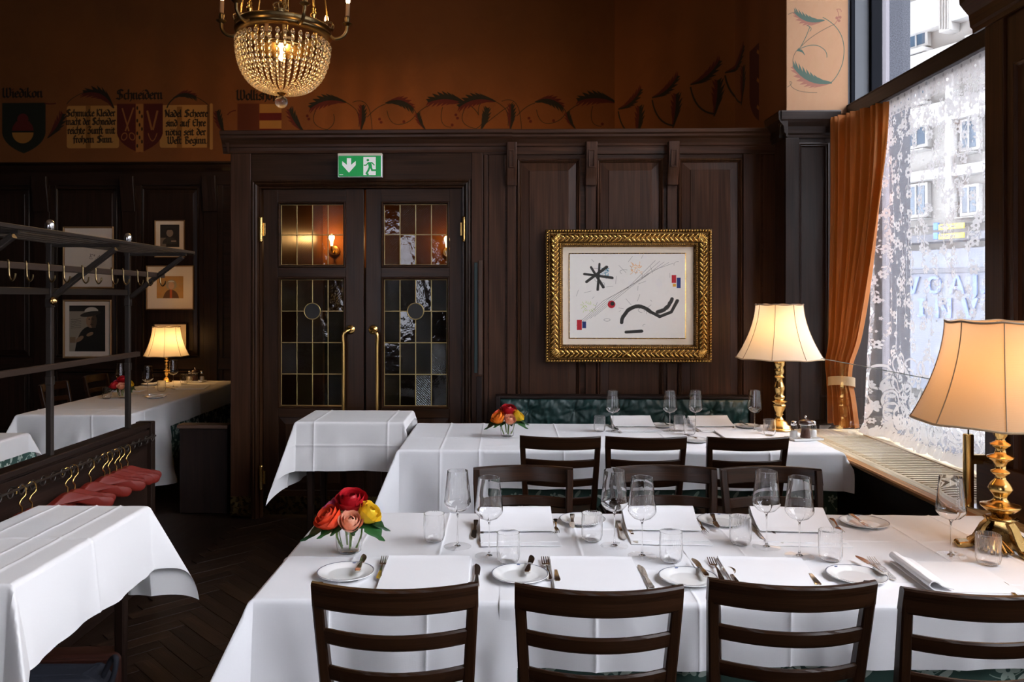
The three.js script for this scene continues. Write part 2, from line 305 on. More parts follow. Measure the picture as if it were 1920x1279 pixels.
// the far wall's frieze, drawn in the photograph's scale (one unit = 1/175.3 m)
const friezeTex = ctex(canvas(2048, 512, (g, w, h) => {
  g.fillStyle = OCHRE; g.fillRect(0, 0, w, h); speckle(g, w, h, 900, ['#7d5224', '#b98a52', '#8f6330']);
  g.setTransform(1.2835, 0, 0, 1.2835, 265.7, 103.6);
  // left shield, green with a red and gold ball
  blackletter(g, 'Wiedikon', -12, 66, 176, 11, '#1b120c');
  g.fillStyle = '#16281f'; shield(g, -12, 187, 84, 96); g.fill();
  g.fillStyle = '#7a130e'; g.beginPath(); g.arc(28, 240, 21, PI, 0); g.fill(); g.fillRect(14, 222, 28, 12); g.beginPath(); g.arc(28, 218, 11, 0, 7); g.fill();
  g.fillStyle = '#d8ae62'; g.beginPath(); g.arc(28, 243, 21, 0, PI); g.fill();
  // scroll with two verses
  const sc = (x0, x1) => { g.fillStyle = CREAM; g.beginPath(); g.roundRect(x0, 193, x1 - x0, 81, 5); g.fill(); };
  sc(113, 214); sc(292, 388);
  g.fillStyle = '#b8914f'; g.fillRect(150, 193, 9, 81); g.fillRect(325, 196, 10, 78);
  g.fillStyle = '#8a6534'; g.fillRect(383, 194, 5, 80); g.fillStyle = CREAM; g.beginPath(); g.roundRect(388, 190, 6, 88, 3); g.fill();
  const T = '#1e130b';
  blackletter(g, 'Schmucke Kleider', 112, 206, 213, 8.2, T); blackletter(g, 'macht der Schneider', 112, 207, 229, 8.2, T); blackletter(g, 'reichte Zunft mit', 115, 206, 246, 8.2, T); blackletter(g, 'frohem Sinn.', 126, 203, 263, 8.2, T);
  blackletter(g, 'Nadel Scheere', 302, 384, 215, 8.2, T); blackletter(g, 'sind auf Ehre', 304, 380, 233, 8.2, T); blackletter(g, 'nötig seit der', 304, 380, 250, 8.2, T); blackletter(g, 'Welt Beginn.', 307, 384, 266, 8.2, T);
  // tailors' shield
  blackletter(g, 'Schneidern', 209, 297, 181, 11.5, T);
  g.fillStyle = '#6a150e'; shield(g, 210, 190, 88, 93); g.fill();
  g.fillStyle = '#d2a765'; g.fillRect(246, 190, 15, 92); g.fillStyle = '#2a130c';
  for (let i = 0; i < 10; i++) { g.beginPath(); g.ellipse(i % 3 === 1 ? 253.5 : i % 3 ? 258 : 249, 198 + i * 8, 1.6, 3.4, 0, 0, 7); g.fill(); }
  g.strokeStyle = '#c39b63'; g.lineWidth = 3; g.beginPath(); g.moveTo(220, 198); g.lineTo(233, 242); g.moveTo(242, 197); g.lineTo(226, 242); g.stroke(); g.lineWidth = 2; for (const x of [224, 239]) { g.beginPath(); g.ellipse(x, 252, 5, 7, x > 230 ? -0.4 : 0.4, 0, 7); g.stroke(); }
  g.lineWidth = 4; g.beginPath(); g.moveTo(268, 203); g.lineTo(277, 240); g.moveTo(288, 203); g.lineTo(279, 240); g.stroke(); g.lineWidth = 2; g.beginPath(); g.moveTo(270, 246); g.quadraticCurveTo(278, 275, 287, 246); g.stroke();
  // wreaths round the scrolls
  spray(g, 204, 198, 145, 168, 14, DK, RD, 7); curl(g, [145, 168, 120, 178, 113, 190], DK); spray(g, 318, 180, 362, 178, -8, DK, RD, 6); curl(g, [306, 198, 310, 186, 320, 180], DK, 2); curl(g, [362, 178, 378, 186, 386, 194], DK);
  spray(g, 76, 254, 106, 208, 4, DK, RD, 6); curl(g, [70, 188, 84, 190, 92, 188], RD, 2);
  // third shield, half hidden
  blackletter(g, 'Wollishofen', 439, 533, 184, 11.5, T);
  g.fillStyle = '#7c3d15'; g.fillRect(441, 191, 42, 60); g.fillStyle = '#dcb76f'; g.fillRect(483, 192, 42, 60); g.fillStyle = '#7d1410'; g.fillRect(483, 209, 42, 14); g.fillRect(483, 239, 42, 14);
  spray(g, 417, 250, 402, 205, -3, DK, RD, 6); curl(g, [422, 212, 428, 204, 438, 204], RD, 2);
  // running acanthus above the cornice
  for (let k = 0; k < 2; k++) {
    const o = k * 281;
    g.save(); g.translate(o, 0);
    if (!k) spray(g, 568, 246, 540, 202, -4, DK, RD, 6);
    spray(g, 648, 190, 579, 200, 10, DK, RD, 8); curl(g, [648, 190, 662, 198, 668, 206, 674, 220, 672, 236], DK);
    spray(g, 676, 243, 678, 196, 1, DK, RD, 7); curl(g, [660, 190, 690, 178, 695, 220, 697, 235, 697, 243], DK); curl(g, [590, 205, 575, 235, 612, 241, 630, 232, 624, 212], DK);
    curl(g, [688, 218, 705, 198, 722, 194], DK); spray(g, 722, 192, 775, 203, -10, DK, RD, 7, 1.1); curl(g, [775, 203, 782, 212, 784, 222], DK);
    curl(g, [725, 206, 730, 235, 750, 232, 768, 230, 778, 216], DK); spray(g, 798, 243, 782, 212, -3, DK, RD, 5); curl(g, [782, 212, 795, 200, 806, 196], DK);
    spray(g, 874, 194, 802, 190, 8, DK, RD, 8); curl(g, [830, 200, 820, 238, 846, 238], DK); curl(g, [874, 194, 890, 200, 898, 216], DK); spray(g, 902, 244, 914, 202, 2, DK, DK, 6); curl(g, [905, 236, 925, 220, 944, 206, 955, 200, 962, 192], DK); curl(g, [897, 215, 896, 190, 910, 190], DK);
    for (const [x, y] of [[574, 215], [577, 221], [711, 222], [714, 228], [848, 234], [757, 227]]) { g.fillStyle = RD; g.beginPath(); g.arc(x, y, 2.6, 0, 7); g.fill(); }
    g.restore();
  }
}));
const sideTex = ctex(canvas(512, 512, (g, w, h) => {    // the side wall beyond the panelled screen
  g.fillStyle = OCHRE; g.fillRect(0, 0, w, h); speckle(g, w, h, 200, ['#7d5224', '#b98a52', '#8f6330']);
  g.fillStyle = '#5c120c'; shield(g, 350, 335, 90, 140); g.fill(); g.strokeStyle = '#c89a4c'; g.lineWidth = 6; g.beginPath(); g.moveTo(396, 352); g.lineTo(394, 452); g.stroke();
  for (const y of [352, 402, 450]) { g.beginPath(); g.moveTo(382, y - 6); g.quadraticCurveTo(396, y + 10, 410, y - 6); g.stroke(); }
  for (const x of [10, 100, 190, 262]) { spray(g, x, 340, x + 62, 312, 10, DK, RD, 7); spray(g, x + 50, 420, x + 58, 350, 3, DK, RD, 6); curl(g, [x, 345, x + 10, 400, x + 50, 415], DK, 3); }
}));
const pierTex = ctex(canvas(512, 1024, (g, w, h) => {   // 0.40 m by 1.4 m; units of 1/262 m drawn from (1475, 205) upwards
  g.fillStyle = '#d9b291'; g.fillRect(0, 0, w, h); speckle(g, w, h, 700, ['#e6c6a8', '#c99d7c', '#dfb48f', '#cfa07a']);
  g.setTransform(4.6, 0, 0, 2.9, 0, 0); g.translate(-1475, 1024 / 2.9 - 205);
  const A = '#5f7f78', B = '#b98578', C = '#8b7f6f';
  g.lineCap = 'round';
  spray(g, 1543, 41, 1489, 26, -9, A, B, 8); curl(g, [1478, 30, 1486, 26, 1494, 25], C, 1.2); curl(g, [1541, 36, 1590, 60, 1576, 118, 1568, 140, 1556, 150], A, 1.3);
  spray(g, 1556, 151, 1487, 121, -12, A, B, 9); curl(g, [1487, 121, 1483, 100, 1500, 88, 1520, 66, 1562, 48], C, 1.2); curl(g, [1496, 92, 1525, 78, 1540, 90, 1549, 96, 1548, 106], A, 1.2);
  curl(g, [1500, 88, 1512, 68, 1517, 52], A, 1.2); spray(g, 1508, 102, 1495, 92, 3, A, A, 4); curl(g, [1517, 60, 1524, 54, 1512, 50], A, 1); curl(g, [1562, 48, 1574, 36, 1566, 22, 1574, 20, 1574, 26], B, 1.2);
  g.fillStyle = B; for (const [x, y] of [[1566, 37], [1570, 42], [1572, 36]]) { g.beginPath(); g.arc(x, y, 2.6, 0, 7); g.fill(); }
  curl(g, [1476, 158, 1490, 150, 1481, 148, 1480, 168, 1530, 168], C, 1.1);
}));
const exitTex = ctex(canvas(512, 272, (g) => {
  g.fillStyle = '#1aa04f'; g.fillRect(0, 0, 512, 272); g.fillStyle = '#f4f4f0';
  g.beginPath(); [[100, 30], [152, 30], [152, 118], [208, 68], [208, 122], [126, 222], [44, 122], [44, 68], [100, 118]].forEach((p, i) => i ? g.lineTo(...p) : g.moveTo(...p)); g.fill();
  g.fillRect(300, 16, 150, 238); g.fillRect(10, 244, 46, 7);
  g.fillStyle = '#1aa04f'; g.beginPath(); g.arc(354, 58, 16, 0, 7); g.fill();
  const st = (pts, w) => { g.strokeStyle = '#1aa04f'; g.lineWidth = w; g.lineJoin = 'round'; g.beginPath(); pts.forEach((p, i) => i ? g.lineTo(...p) : g.moveTo(...p)); g.stroke(); };
  st([[304, 124], [332, 124], [358, 94], [402, 90], [434, 126]], 14); g.beginPath(); g.moveTo(352, 84); g.lineTo(396, 84); g.lineTo(406, 150); g.lineTo(368, 165); g.closePath(); g.fill();
  st([[376, 150], [360, 192], [338, 232], [362, 252]], 24); st([[392, 150], [404, 190], [470, 190]], 24);
}));
// an abstract sheet of brush strokes, our own composition
const artTex = ctex(canvas(1024, 752, (g, w, h) => {
  g.fillStyle = '#e9e4dd'; g.fillRect(0, 0, w, h); speckle(g, w, h, 160, ['#d8cfc9', '#f3efe8', '#d5cfe0']);
  g.lineCap = 'round'; g.lineJoin = 'round';
  const brush = (pts, lw, col = '#2b2a27') => { for (let k = 0; k < 4; k++) { g.globalAlpha = 0.62; g.strokeStyle = col; g.lineWidth = lw * rr(0.72, 1); g.beginPath(); pts.forEach((p, i) => i ? g.lineTo(p[0] + rr(-4, 4), p[1] + rr(-4, 4)) : g.moveTo(...p)); g.stroke(); } g.globalAlpha = 1; };
  const arc = (x, y, rx, ry, a0, a1) => Array.from({ length: 15 }, (_, i) => { const a = a0 + (a1 - a0) * i / 14; return [x + rx * Math.cos(a), y + ry * Math.sin(a)]; });
  const pen = (pts, lw = 2.4, c = '#5a5550') => { g.strokeStyle = c; g.lineWidth = lw; g.beginPath(); pts.forEach((p, i) => i ? g.lineTo(...p) : g.moveTo(...p)); g.stroke(); };
  // patches of colour, crossing strokes, loose curves and fine pencil lines: nothing figurative
  const dab = (x, y, r, col, n = 24) => { g.globalAlpha = 0.55; g.strokeStyle = col; g.lineWidth = 5; for (let i = 0; i < n; i++) { g.beginPath(); const a = x + rr(-r, r), b = y + rr(-r, r); g.moveTo(a, b); g.lineTo(a + rr(-24, 24), b + rr(-24, 24)); g.stroke(); } g.globalAlpha = 1; };
  dab(300, 170, 44, '#1f6a86', 34); dab(590, 130, 46, '#e89a4e', 30); dab(160, 470, 50, '#b3c768', 22);
  brush([[150, 250], [330, 120]], 26); brush([[190, 120], [300, 300]], 24); brush([[130, 180], [380, 215]], 22); brush([[265, 90], [250, 320]], 20);
  for (let i = 0; i < 5; i++) pen([[60 + i * 40, 640 - i * 20], [300 + i * 60, 420 - i * 30], [520 + i * 60, 300 - i * 40], [760 + i * 40, 60 + i * 6]], 2);
  brush(arc(610, 640, 150, 170, PI * 1.05, PI * 1.75), 34); brush([[720, 520], [800, 560], [900, 520], [955, 420]], 30); brush(arc(770, 330, 150, 190, 0.4, 1.5), 32); brush([[500, 700], [640, 690]], 26);
  g.fillStyle = '#b31d2a'; g.fillRect(64, 590, 44, 92); g.fillRect(905, 190, 40, 70); g.fillStyle = '#22366e'; g.fillRect(112, 606, 34, 60); g.fillRect(950, 214, 34, 92); g.fillStyle = '#d8a33a'; g.fillRect(915, 268, 28, 26); g.fillStyle = '#b31d2a'; g.beginPath(); g.arc(372, 452, 34, 0, 7); g.fill(); g.fillStyle = '#23211f'; g.beginPath(); g.arc(380, 446, 18, 0, 7); g.fill();
  for (let i = 0; i < 26; i++) { const x = rr(40, 980), y = rr(40, 700); pen([[x, y], [x + rr(-70, 70), y + rr(-70, 70)]], 1.7); } for (let i = 0; i < 8; i++) pen(arc(rr(60, 960), rr(60, 690), rr(12, 46), rr(8, 30), rr(0, 3), rr(4, 8)), 2);
}));
const sketchTex = ctex(canvas(256, 320, (g, w, h) => { g.fillStyle = '#cfc6bb'; g.fillRect(0, 0, w, h); g.strokeStyle = '#3d3833'; g.lineWidth = 2; for (let i = 0; i < 9; i++) { g.beginPath(); const x = rr(120, 190), y = rr(120, 180); g.moveTo(x, y); g.quadraticCurveTo(x + rr(-30, 30), y + rr(-30, 30), x + rr(-26, 26), y + rr(-26, 26)); g.stroke(); } }));
const hatPhotoTex = ctex(canvas(384, 480, (g, w, h) => {     // a dark photograph of a person in a pale brimmed hat
  g.fillStyle = '#8f8678'; g.fillRect(0, 0, w, h); g.fillStyle = '#1d1a16'; g.fillRect(0, 0, w, 60); g.fillStyle = '#15130f'; g.fillRect(280, 0, 104, h);
  g.fillStyle = '#100e0b'; g.beginPath(); g.moveTo(60, h); g.quadraticCurveTo(90, 250, 200, 220); g.quadraticCurveTo(340, 220, 384, 320); g.lineTo(384, h); g.fill();
  g.fillStyle = '#8a6f57'; g.beginPath(); g.ellipse(236, 160, 56, 74, 0.1, 0, 7); g.fill(); g.fillStyle = '#4a3a2d'; g.beginPath(); g.ellipse(262, 170, 34, 66, 0.1, 0, 7); g.fill();
  g.fillStyle = '#b9b2a4'; g.beginPath(); g.ellipse(236, 62, 74, 46, -0.05, PI, 0); g.fill(); g.fillStyle = '#2a2621'; g.beginPath(); g.ellipse(228, 88, 112, 26, -0.16, 0, 7); g.fill();
  g.fillStyle = '#241a13'; for (const x of [214, 252]) { g.beginPath(); g.ellipse(x, 142, 11, 5, 0, 0, 7); g.fill(); } g.fillRect(222, 196, 34, 6); g.fillStyle = '#6e543f'; g.fillRect(230, 146, 9, 36);
  g.fillStyle = '#83684f'; g.beginPath(); g.ellipse(110, 350, 50, 22, -0.6, 0, 7); g.fill(); g.beginPath(); g.ellipse(220, 300, 40, 18, -0.4, 0, 7); g.fill(); g.fillStyle = '#7a6248'; g.fillRect(6, 330, 60, 60);
  g.strokeStyle = '#35302a'; g.lineWidth = 3; for (let i = 0; i < 6; i++) { g.beginPath(); g.moveTo(16, 150 + i * 18); for (let k = 1; k < 6; k++) g.lineTo(16 + k * 22, 150 + i * 18 - k * 3 + rr(-6, 6)); g.stroke(); }
}));
const smallPhotoTex = ctex(canvas(192, 256, (g, w, h) => { g.fillStyle = '#2a241f'; g.fillRect(0, 0, w, h); g.fillStyle = '#7d7062'; g.fillRect(0, 150, 60, 106); g.fillStyle = '#8d7a67'; g.beginPath(); g.ellipse(96, 96, 34, 44, 0, 0, 7); g.fill(); g.fillStyle = '#15120f'; g.beginPath(); g.ellipse(96, 60, 40, 22, 0, PI, 0); g.fill(); g.fillStyle = '#3a332d'; g.beginPath(); g.ellipse(96, 220, 74, 76, 0, PI, 0); g.fill(); g.fillStyle = '#94836f'; g.fillRect(110, 180, 50, 18); }));
const watercolourTex = ctex(canvas(256, 224, (g, w, h) => { g.fillStyle = '#b88a4e'; g.fillRect(0, 0, w, h); speckle(g, w, h, 120, ['#8f9a7a', '#c7702f', '#d6a767']); g.globalAlpha = 0.9; g.fillStyle = '#9a8f78'; g.beginPath(); g.arc(140, 86, 52, 0, 7); g.fill(); g.fillStyle = '#c89a76'; g.beginPath(); g.ellipse(140, 96, 28, 38, 0, 0, 7); g.fill(); g.fillStyle = '#d9d2c4'; g.beginPath(); g.ellipse(140, 60, 32, 16, 0, PI, 0); g.fill(); g.fillStyle = '#5a3d28'; g.beginPath(); g.moveTo(60, h); g.quadraticCurveTo(80, 140, 130, 134); g.quadraticCurveTo(200, 140, 214, h); g.fill(); g.fillStyle = '#b5562a'; g.fillRect(126, 134, 22, 90); g.globalAlpha = 1; }));
const damaskTex = ctex(canvas(1024, 1024, (g, w, h) => {
  g.fillStyle = '#35524a'; g.fillRect(0, 0, w, h); const L = ['#9fb0a5', '#b3c0b6', '#8c9f93'];
  const flower = (x, y, r, n) => { for (let i = 0; i < n; i++) { const a = i * 2 * PI / n; g.beginPath(); g.ellipse(x + Math.cos(a) * r * 0.6, y + Math.sin(a) * r * 0.6, r * 0.46, r * 0.26, a, 0, 7); g.fill(); } g.fillStyle = '#35524a'; g.beginPath(); g.arc(x, y, r * 0.2, 0, 7); g.fill(); };
  for (const ox of [0, 512]) for (const oy of [0, 512]) for (const sx of [-1024, 0, 1024]) for (const sy of [-1024, 0, 1024]) {
    const X = ox + sx + (oy ? 120 : 0), Y = oy + sy; g.strokeStyle = L[2]; g.lineWidth = 7;
    g.beginPath(); g.moveTo(X, Y + 80); g.bezierCurveTo(X + 200, Y - 40, X + 300, Y + 300, X + 500, Y + 200); g.moveTo(X + 250, Y + 130); g.bezierCurveTo(X + 200, Y + 300, X + 100, Y + 320, X + 110, Y + 430); g.stroke();
    g.fillStyle = L[0]; flower(X + 120, Y + 110, 76, 6); g.fillStyle = L[1]; flower(X + 370, Y + 300, 88, 8); g.fillStyle = L[0]; flower(X + 130, Y + 400, 54, 5);
    for (const [a, b, c, d] of [[230, 70, 60, 0.6], [290, 130, 50, -0.7], [420, 130, 66, 0.2], [40, 240, 60, 1.3], [240, 400, 64, -0.4], [440, 440, 60, 0.9], [210, 250, 44, 2.2]]) { g.fillStyle = L[b % 3]; g.beginPath(); g.ellipse(X + a, Y + b, c, c * 0.36, d, 0, 7); g.fill(); }
  }
}));
const mapped = (name, tex, rough = 0.8, o = {}) => mat(name, lin(1, 1, 1), rough, { map: tex, ...o });
mat('frieze', lin(0.36, 0.245, 0.13), 0.95, { map: friezeTex }); mat('sidePaint', lin(0.36, 0.245, 0.13), 0.95, { map: sideTex }); mat('pierPaint', lin(0.50, 0.43, 0.37), 0.9, { map: pierTex }); mapped('exitFace', exitTex, 0.35, { emissive: lin(1, 1, 1), emissiveMap: exitTex, emissiveIntensity: 0.16 });
mapped('art', artTex, 0.8); mapped('sketch', sketchTex); mapped('hatPhoto', hatPhotoTex, 0.6); mapped('smallPhoto', smallPhotoTex, 0.6); mapped('watercolour', watercolourTex);
mapped('damask', damaskTex, 0.8, { metric: 0.75 });
mat('ochrePaint', lin(0.135, 0.041, 0.0065), 0.95);
// lace: white threads, a fine net, flowers, a scrolled hem
const laceTex = (() => {
  const c = canvas(1024, 1280, (g, w, h) => {
    g.fillStyle = '#262626'; g.fillRect(0, 0, w, h);
    g.strokeStyle = 'rgba(120,120,120,0.5)'; g.lineWidth = 1; for (let i = 0; i < w; i += 8) { g.beginPath(); g.moveTo(i, 0); g.lineTo(i, h); g.stroke(); } for (let j = 0; j < h; j += 8) { g.beginPath(); g.moveTo(0, j); g.lineTo(w, j); g.stroke(); }
    const fl = (x, y, r, n = 6, hole = true) => { g.fillStyle = '#f4f4f4'; for (let i = 0; i < n; i++) { const a = i * 2 * PI / n; g.beginPath(); g.ellipse(x + Math.cos(a) * r * .62, y + Math.sin(a) * r * .62, r * .4, r * .3, a, 0, 7); g.fill(); } g.fillStyle = hole ? '#303030' : '#ffffff'; g.beginPath(); g.arc(x, y, r * .26, 0, 7); g.fill(); if (hole) { g.strokeStyle = '#fff'; g.lineWidth = r * .14; g.beginPath(); g.arc(x, y, r * .36, 0, 7); g.stroke(); } };
    const lf = (x, y, r, a) => { g.fillStyle = '#ececec'; g.beginPath(); g.ellipse(x, y, r, r * .42, a, 0, 7); g.fill(); };
    const vine = (x, y, len, dir) => { let px = x, py = y, a = dir; g.lineCap = 'round'; for (let i = 0; i < len; i++) { const nx = px + Math.cos(a) * 15, ny = py + Math.sin(a) * 15; g.strokeStyle = '#e0e0e0'; g.lineWidth = 3.4; g.beginPath(); g.moveTo(px, py); g.lineTo(nx, ny); g.stroke(); px = nx; py = ny; a += rr(-.5, .5); if (i % 2) { lf(px + Math.cos(a + 1.3) * 11, py + Math.sin(a + 1.3) * 11, 10, a + 0.7); lf(px + Math.cos(a - 1.3) * 11, py + Math.sin(a - 1.3) * 11, 9, a - 0.7); } } fl(px, py, 17, 6); };
    for (let j = 0; j < 9; j++) for (let i = 0; i < 8; i++) { const x = 40 + i * 132 + (j % 2) * 66 + rr(-25, 25), y = 130 + j * 92 + rr(-22, 22); fl(x, y, rr(13, 22), 7); vine(x, y + 18, 4, rr(1.1, 2.0)); vine(x, y - 16, 4, rr(-2.2, -0.9)); for (let k = 0; k < 4; k++) fl(x + rr(-60, 60), y + rr(-50, 50), rr(4, 8), 5, false); }
    // top band
    g.fillStyle = 'rgba(225,225,225,0.8)'; g.fillRect(0, 0, w, 66); for (let i = 0; i < w; i += 48) { fl(i + 24, 34, 20, 8); g.fillStyle = '#555'; for (const [a, b] of [[0, 12], [0, 56], [24, 60]]) { g.beginPath(); g.arc(i + a, b, 6, 0, 7); g.fill(); } } for (let i = 0; i < 130; i++) fl(rr(0, w), rr(60, 165), rr(7, 16), 5, i % 2);
    for (let i = 0; i < 30; i++) vine(rr(0, w), rr(70, 120), 3, rr(1, 2.2));
    // hem
    for (let i = 0; i < 260; i++) { const y = h - 330 + 330 * Math.sqrt(rnd()); fl(rr(0, w), y, rr(10, 26), 6, i % 3); }
    for (let i = 0; i < 110; i++) { const x = rr(0, w), y = rr(h - 300, h - 30), r = rr(16, 46); g.strokeStyle = '#f2f2f2'; g.lineWidth = rr(6, 11); g.beginPath(); g.arc(x, y, r, rr(0, 6), rr(6, 10)); g.stroke(); g.strokeStyle = '#2a2a2a'; g.lineWidth = 2.5; g.beginPath(); g.arc(x, y, r + 9, rr(0, 3), rr(3, 6)); g.stroke(); }
    g.fillStyle = '#fff'; for (let i = 0; i < w; i += 32) { g.beginPath(); g.arc(i + 16, h - 14, 17, 0, 7); g.fill(); }
  });
  const t = ctex(c, false); t.wrapS = t.wrapT = THREE.ClampToEdgeWrapping; return t;
})();
mat('lace', lin(0.9, 0.9, 0.92), 1, { alphaMap: laceTex, transparent: true, transmission: 0.24, thickness: 0 });
// ribbed and plain leaded panes
const ribTex = dtex(256, (u, v) => 0.5 + 0.5 * Math.sin((u + v) * 2 * PI * 14)), ribTex2 = dtex(256, (u, v) => 0.5 + 0.5 * Math.sin((u - v) * 2 * PI * 14));
const wavyTex = dtex(256, (u, v) => 0.5 + 0.4 * tn(u, v, 4, 4) + 0.1 * tn(u, v, 12, 12));
const pane = (name, tex, s, r) => mat(name, lin(0.72, 0.68, 0.60), r, { transmission: 1, thickness: 0, ior: 1.5, bumpMap: tex, bumpScale: s, metric: 0.25 });
pane('paneRib', ribTex, 0.004, 0.1); pane('paneRib2', ribTex2, 0.004, 0.1); pane('paneWavy', wavyTex, 0.0012, 0.06);
mat('roundel', lin(0.012, 0.010, 0.008), 0.5);
// ---------------------------------------------------------------- the room
const ZB = -8.5, ZV = -5.82, DV = 5.82, XR = 2.5, XL = -6.6, ZF = 3.6, TOP = 5.2, SILL = 0.72;
const bx = (x, D = DV) => atZ(x, 560, D).x, by = (y, D = DV) => atZ(930, y, D).y;
{ // floor: dark herringbone; single planks where the photograph shows floor, a boarded slab elsewhere
  const f = structure('floor');
  part('subfloor', box2(XL - 0.2, 3, -0.3, -0.006, -9, ZF + 0.2, 0), M.floorWood2, f);
  const L = 0.42, w = 0.085, c = Math.SQRT1_2, gs = [box(L - 0.002, 0.02, w - 0.002, 0, -0.0085, 0, 0.0015), box(L - 0.002, 0.02, w - 0.002, 0, -0.0095, 0, 0.0015)].map((g) => metric(g, 0.5)), ms = [M.floorWood, M.floorWood2, M.floorWood3, M.floorWood];
  for (let i = -40; i < 40; i++) for (let j = -40; j < 40; j++) {
    // herringbone cell: pairs of planks stepping along the diagonal
    const ox = i * w + j * L, oz = i * w - j * L;
    for (const k of [0, 1]) {
      const px = ox + (k ? w / 2 : L / 2), pz = oz + (k ? w + L / 2 : w / 2), X = (px - pz) * c - 1.0, Z = (px + pz) * c - 3.9;
      if (X < -2.0 || X > -0.35 || Z > -1.75 || Z < -5.75 || (X < -1.75 && Z > -3)) continue;
      const m = part('plank', gs[(i + j + 80) % 2], ms[(i * 7 + j * 3 + k + 400) % 4], f); m.position.set(X, 0, Z); m.rotation.y = -PI / 4 + (k ? PI / 2 : 0);
    }
  }
}
{ const c = structure('ceiling'); part('ceiling_slab', box2(XL - 0.2, 3, TOP, TOP + 0.25, -9, ZF + 0.3, 0), M.ceilingPaint, c); }
{ const w = structure('wall_left'); part('wall_panelling', box2(XL - 0.2, XL, -0.1, TOP + 0.1, -8.7, ZF + 0.2, 0), M.darkWood, w); }
{ // wall behind the viewer, with a frosted window
  const w = structure('wall_front'), a = -3.2, b = -1.5;
  part('wall_panelling', J([box2(XL - 0.2, 2.83, -0.1, 0.9, ZF, ZF + 0.2, 0), box2(XL - 0.2, a, 0.9, 2.9, ZF, ZF + 0.2, 0), box2(b, 2.83, 0.9, 2.9, ZF, ZF + 0.2, 0)]), M.darkWood, w); part('painted_wall', box2(XL - 0.2, 2.83, 2.9, TOP + 0.1, ZF, ZF + 0.2, 0), M.ochrePaint, w);
  const v = structure('window_4'); part('glass_pane', mv(new THREE.PlaneGeometry(b - a, 2.0), (a + b) / 2, 1.9, ZF + 0.1), M.paneFrosted, v);
  for (const x of [a + 0.03, (a + b) / 2, b - 0.03]) part('frame_bar', box(0.06, 2.0, 0.05, x, 1.9, ZF + 0.08), M.benchWood, v); for (const y of [0.93, 2.2, 2.87]) part('frame_bar', box(b - a, 0.06, 0.05, (a + b) / 2, y, ZF + 0.08), M.benchWood, v);
}
{ // far wall: painted frieze above dark panelling
  const w = structure('wall_back'), D = 8.47;
  part('wall_body', box2(XL - 0.2, 2.9, -0.1, TOP + 0.1, ZB - 0.3, ZB - 0.004, 0), M.ochrePaint, w);
  part('painted_frieze', mv(new THREE.PlaneGeometry(2048 / 225, 512 / 225), -6.6 + 1024 / 225, 5.275 - 256 / 225, ZB), M.frieze, w);
  const x = (p) => bx(p, D), y = (p) => by(p, D), x1 = -2.0;
  part('panel_board', box2(XL, x1, 0, y(318), ZB, -D, 0), M.darkWood, w);
  const led = y(303);
  part('ledge', runX([[0, led - 0.12], [0.02, led - 0.12], [0.03, led - 0.09], [0.06, led - 0.06], [0.075, led - 0.03], [0.10, led - 0.02], [0.10, led], [0, led]], XL, x1, -D), M.darkWood, w);
  part('top_rail', box2(XL, x1, y(345), y(320), -D, -D + 0.025), M.darkWood, w);
  part('middle_rail', box2(XL, x1, 0.86, 0.98, -D, -D + 0.025), M.darkWood, w);
  part('skirting', box2(XL, x1, 0, 0.16, -D, -D + 0.03), M.darkWood, w);
  part('lobby_darkening_board', box2(-1.95, 2.0, 0, 1.95, ZB - 0.003, ZB + 0.03, 0), M.darkWood, w);  // dark board added to darken the lower lobby behind the door glass
  const cols = [[-60, -32], [68, 97], [232, 258], [384, 410]];
  cols.forEach(([a, b], i) => {
    part('stile', box2(x(a) - 0.05, x(b) + 0.05, 0.16, y(345), -D, -D + 0.018), M.darkWood, w); part('pilaster_strip', box2(x(a), x(b), 0.16, y(345), -D + 0.018, -D + 0.04), M.darkWood, w);
    part('bracket', bar([[(x(a) + x(b)) / 2, y(395), -D + 0.04], [(x(a) + x(b)) / 2, y(372), -D + 0.055], [(x(a) + x(b)) / 2, y(345), -D + 0.08], [(x(a) + x(b)) / 2, y(330), -D + 0.085]], x(b) - x(a), 0.05), M.darkWood, w);
    if (i < 3) { const p0 = x(b) + 0.06, p1 = x(cols[i + 1][0]) - 0.06, t = y(350); for (const [lo, hi] of [[1.0, t], [0.18, 0.84]]) { const g = raisedPanel(p1 - p0, hi - lo, 0.06, 0.014), fr = frameRing(p1 - p0, hi - lo, [[0, 0.02], [0.008, 0.028], [0.016, 0.02], [0.022, 0]]); mv(g, (p0 + p1) / 2, (lo + hi) / 2, -D); mv(fr, (p0 + p1) / 2, (lo + hi) / 2, -D); part('panel', g, M.darkWood, w); part('moulding', fr, M.darkWood, w); } }
  });
}
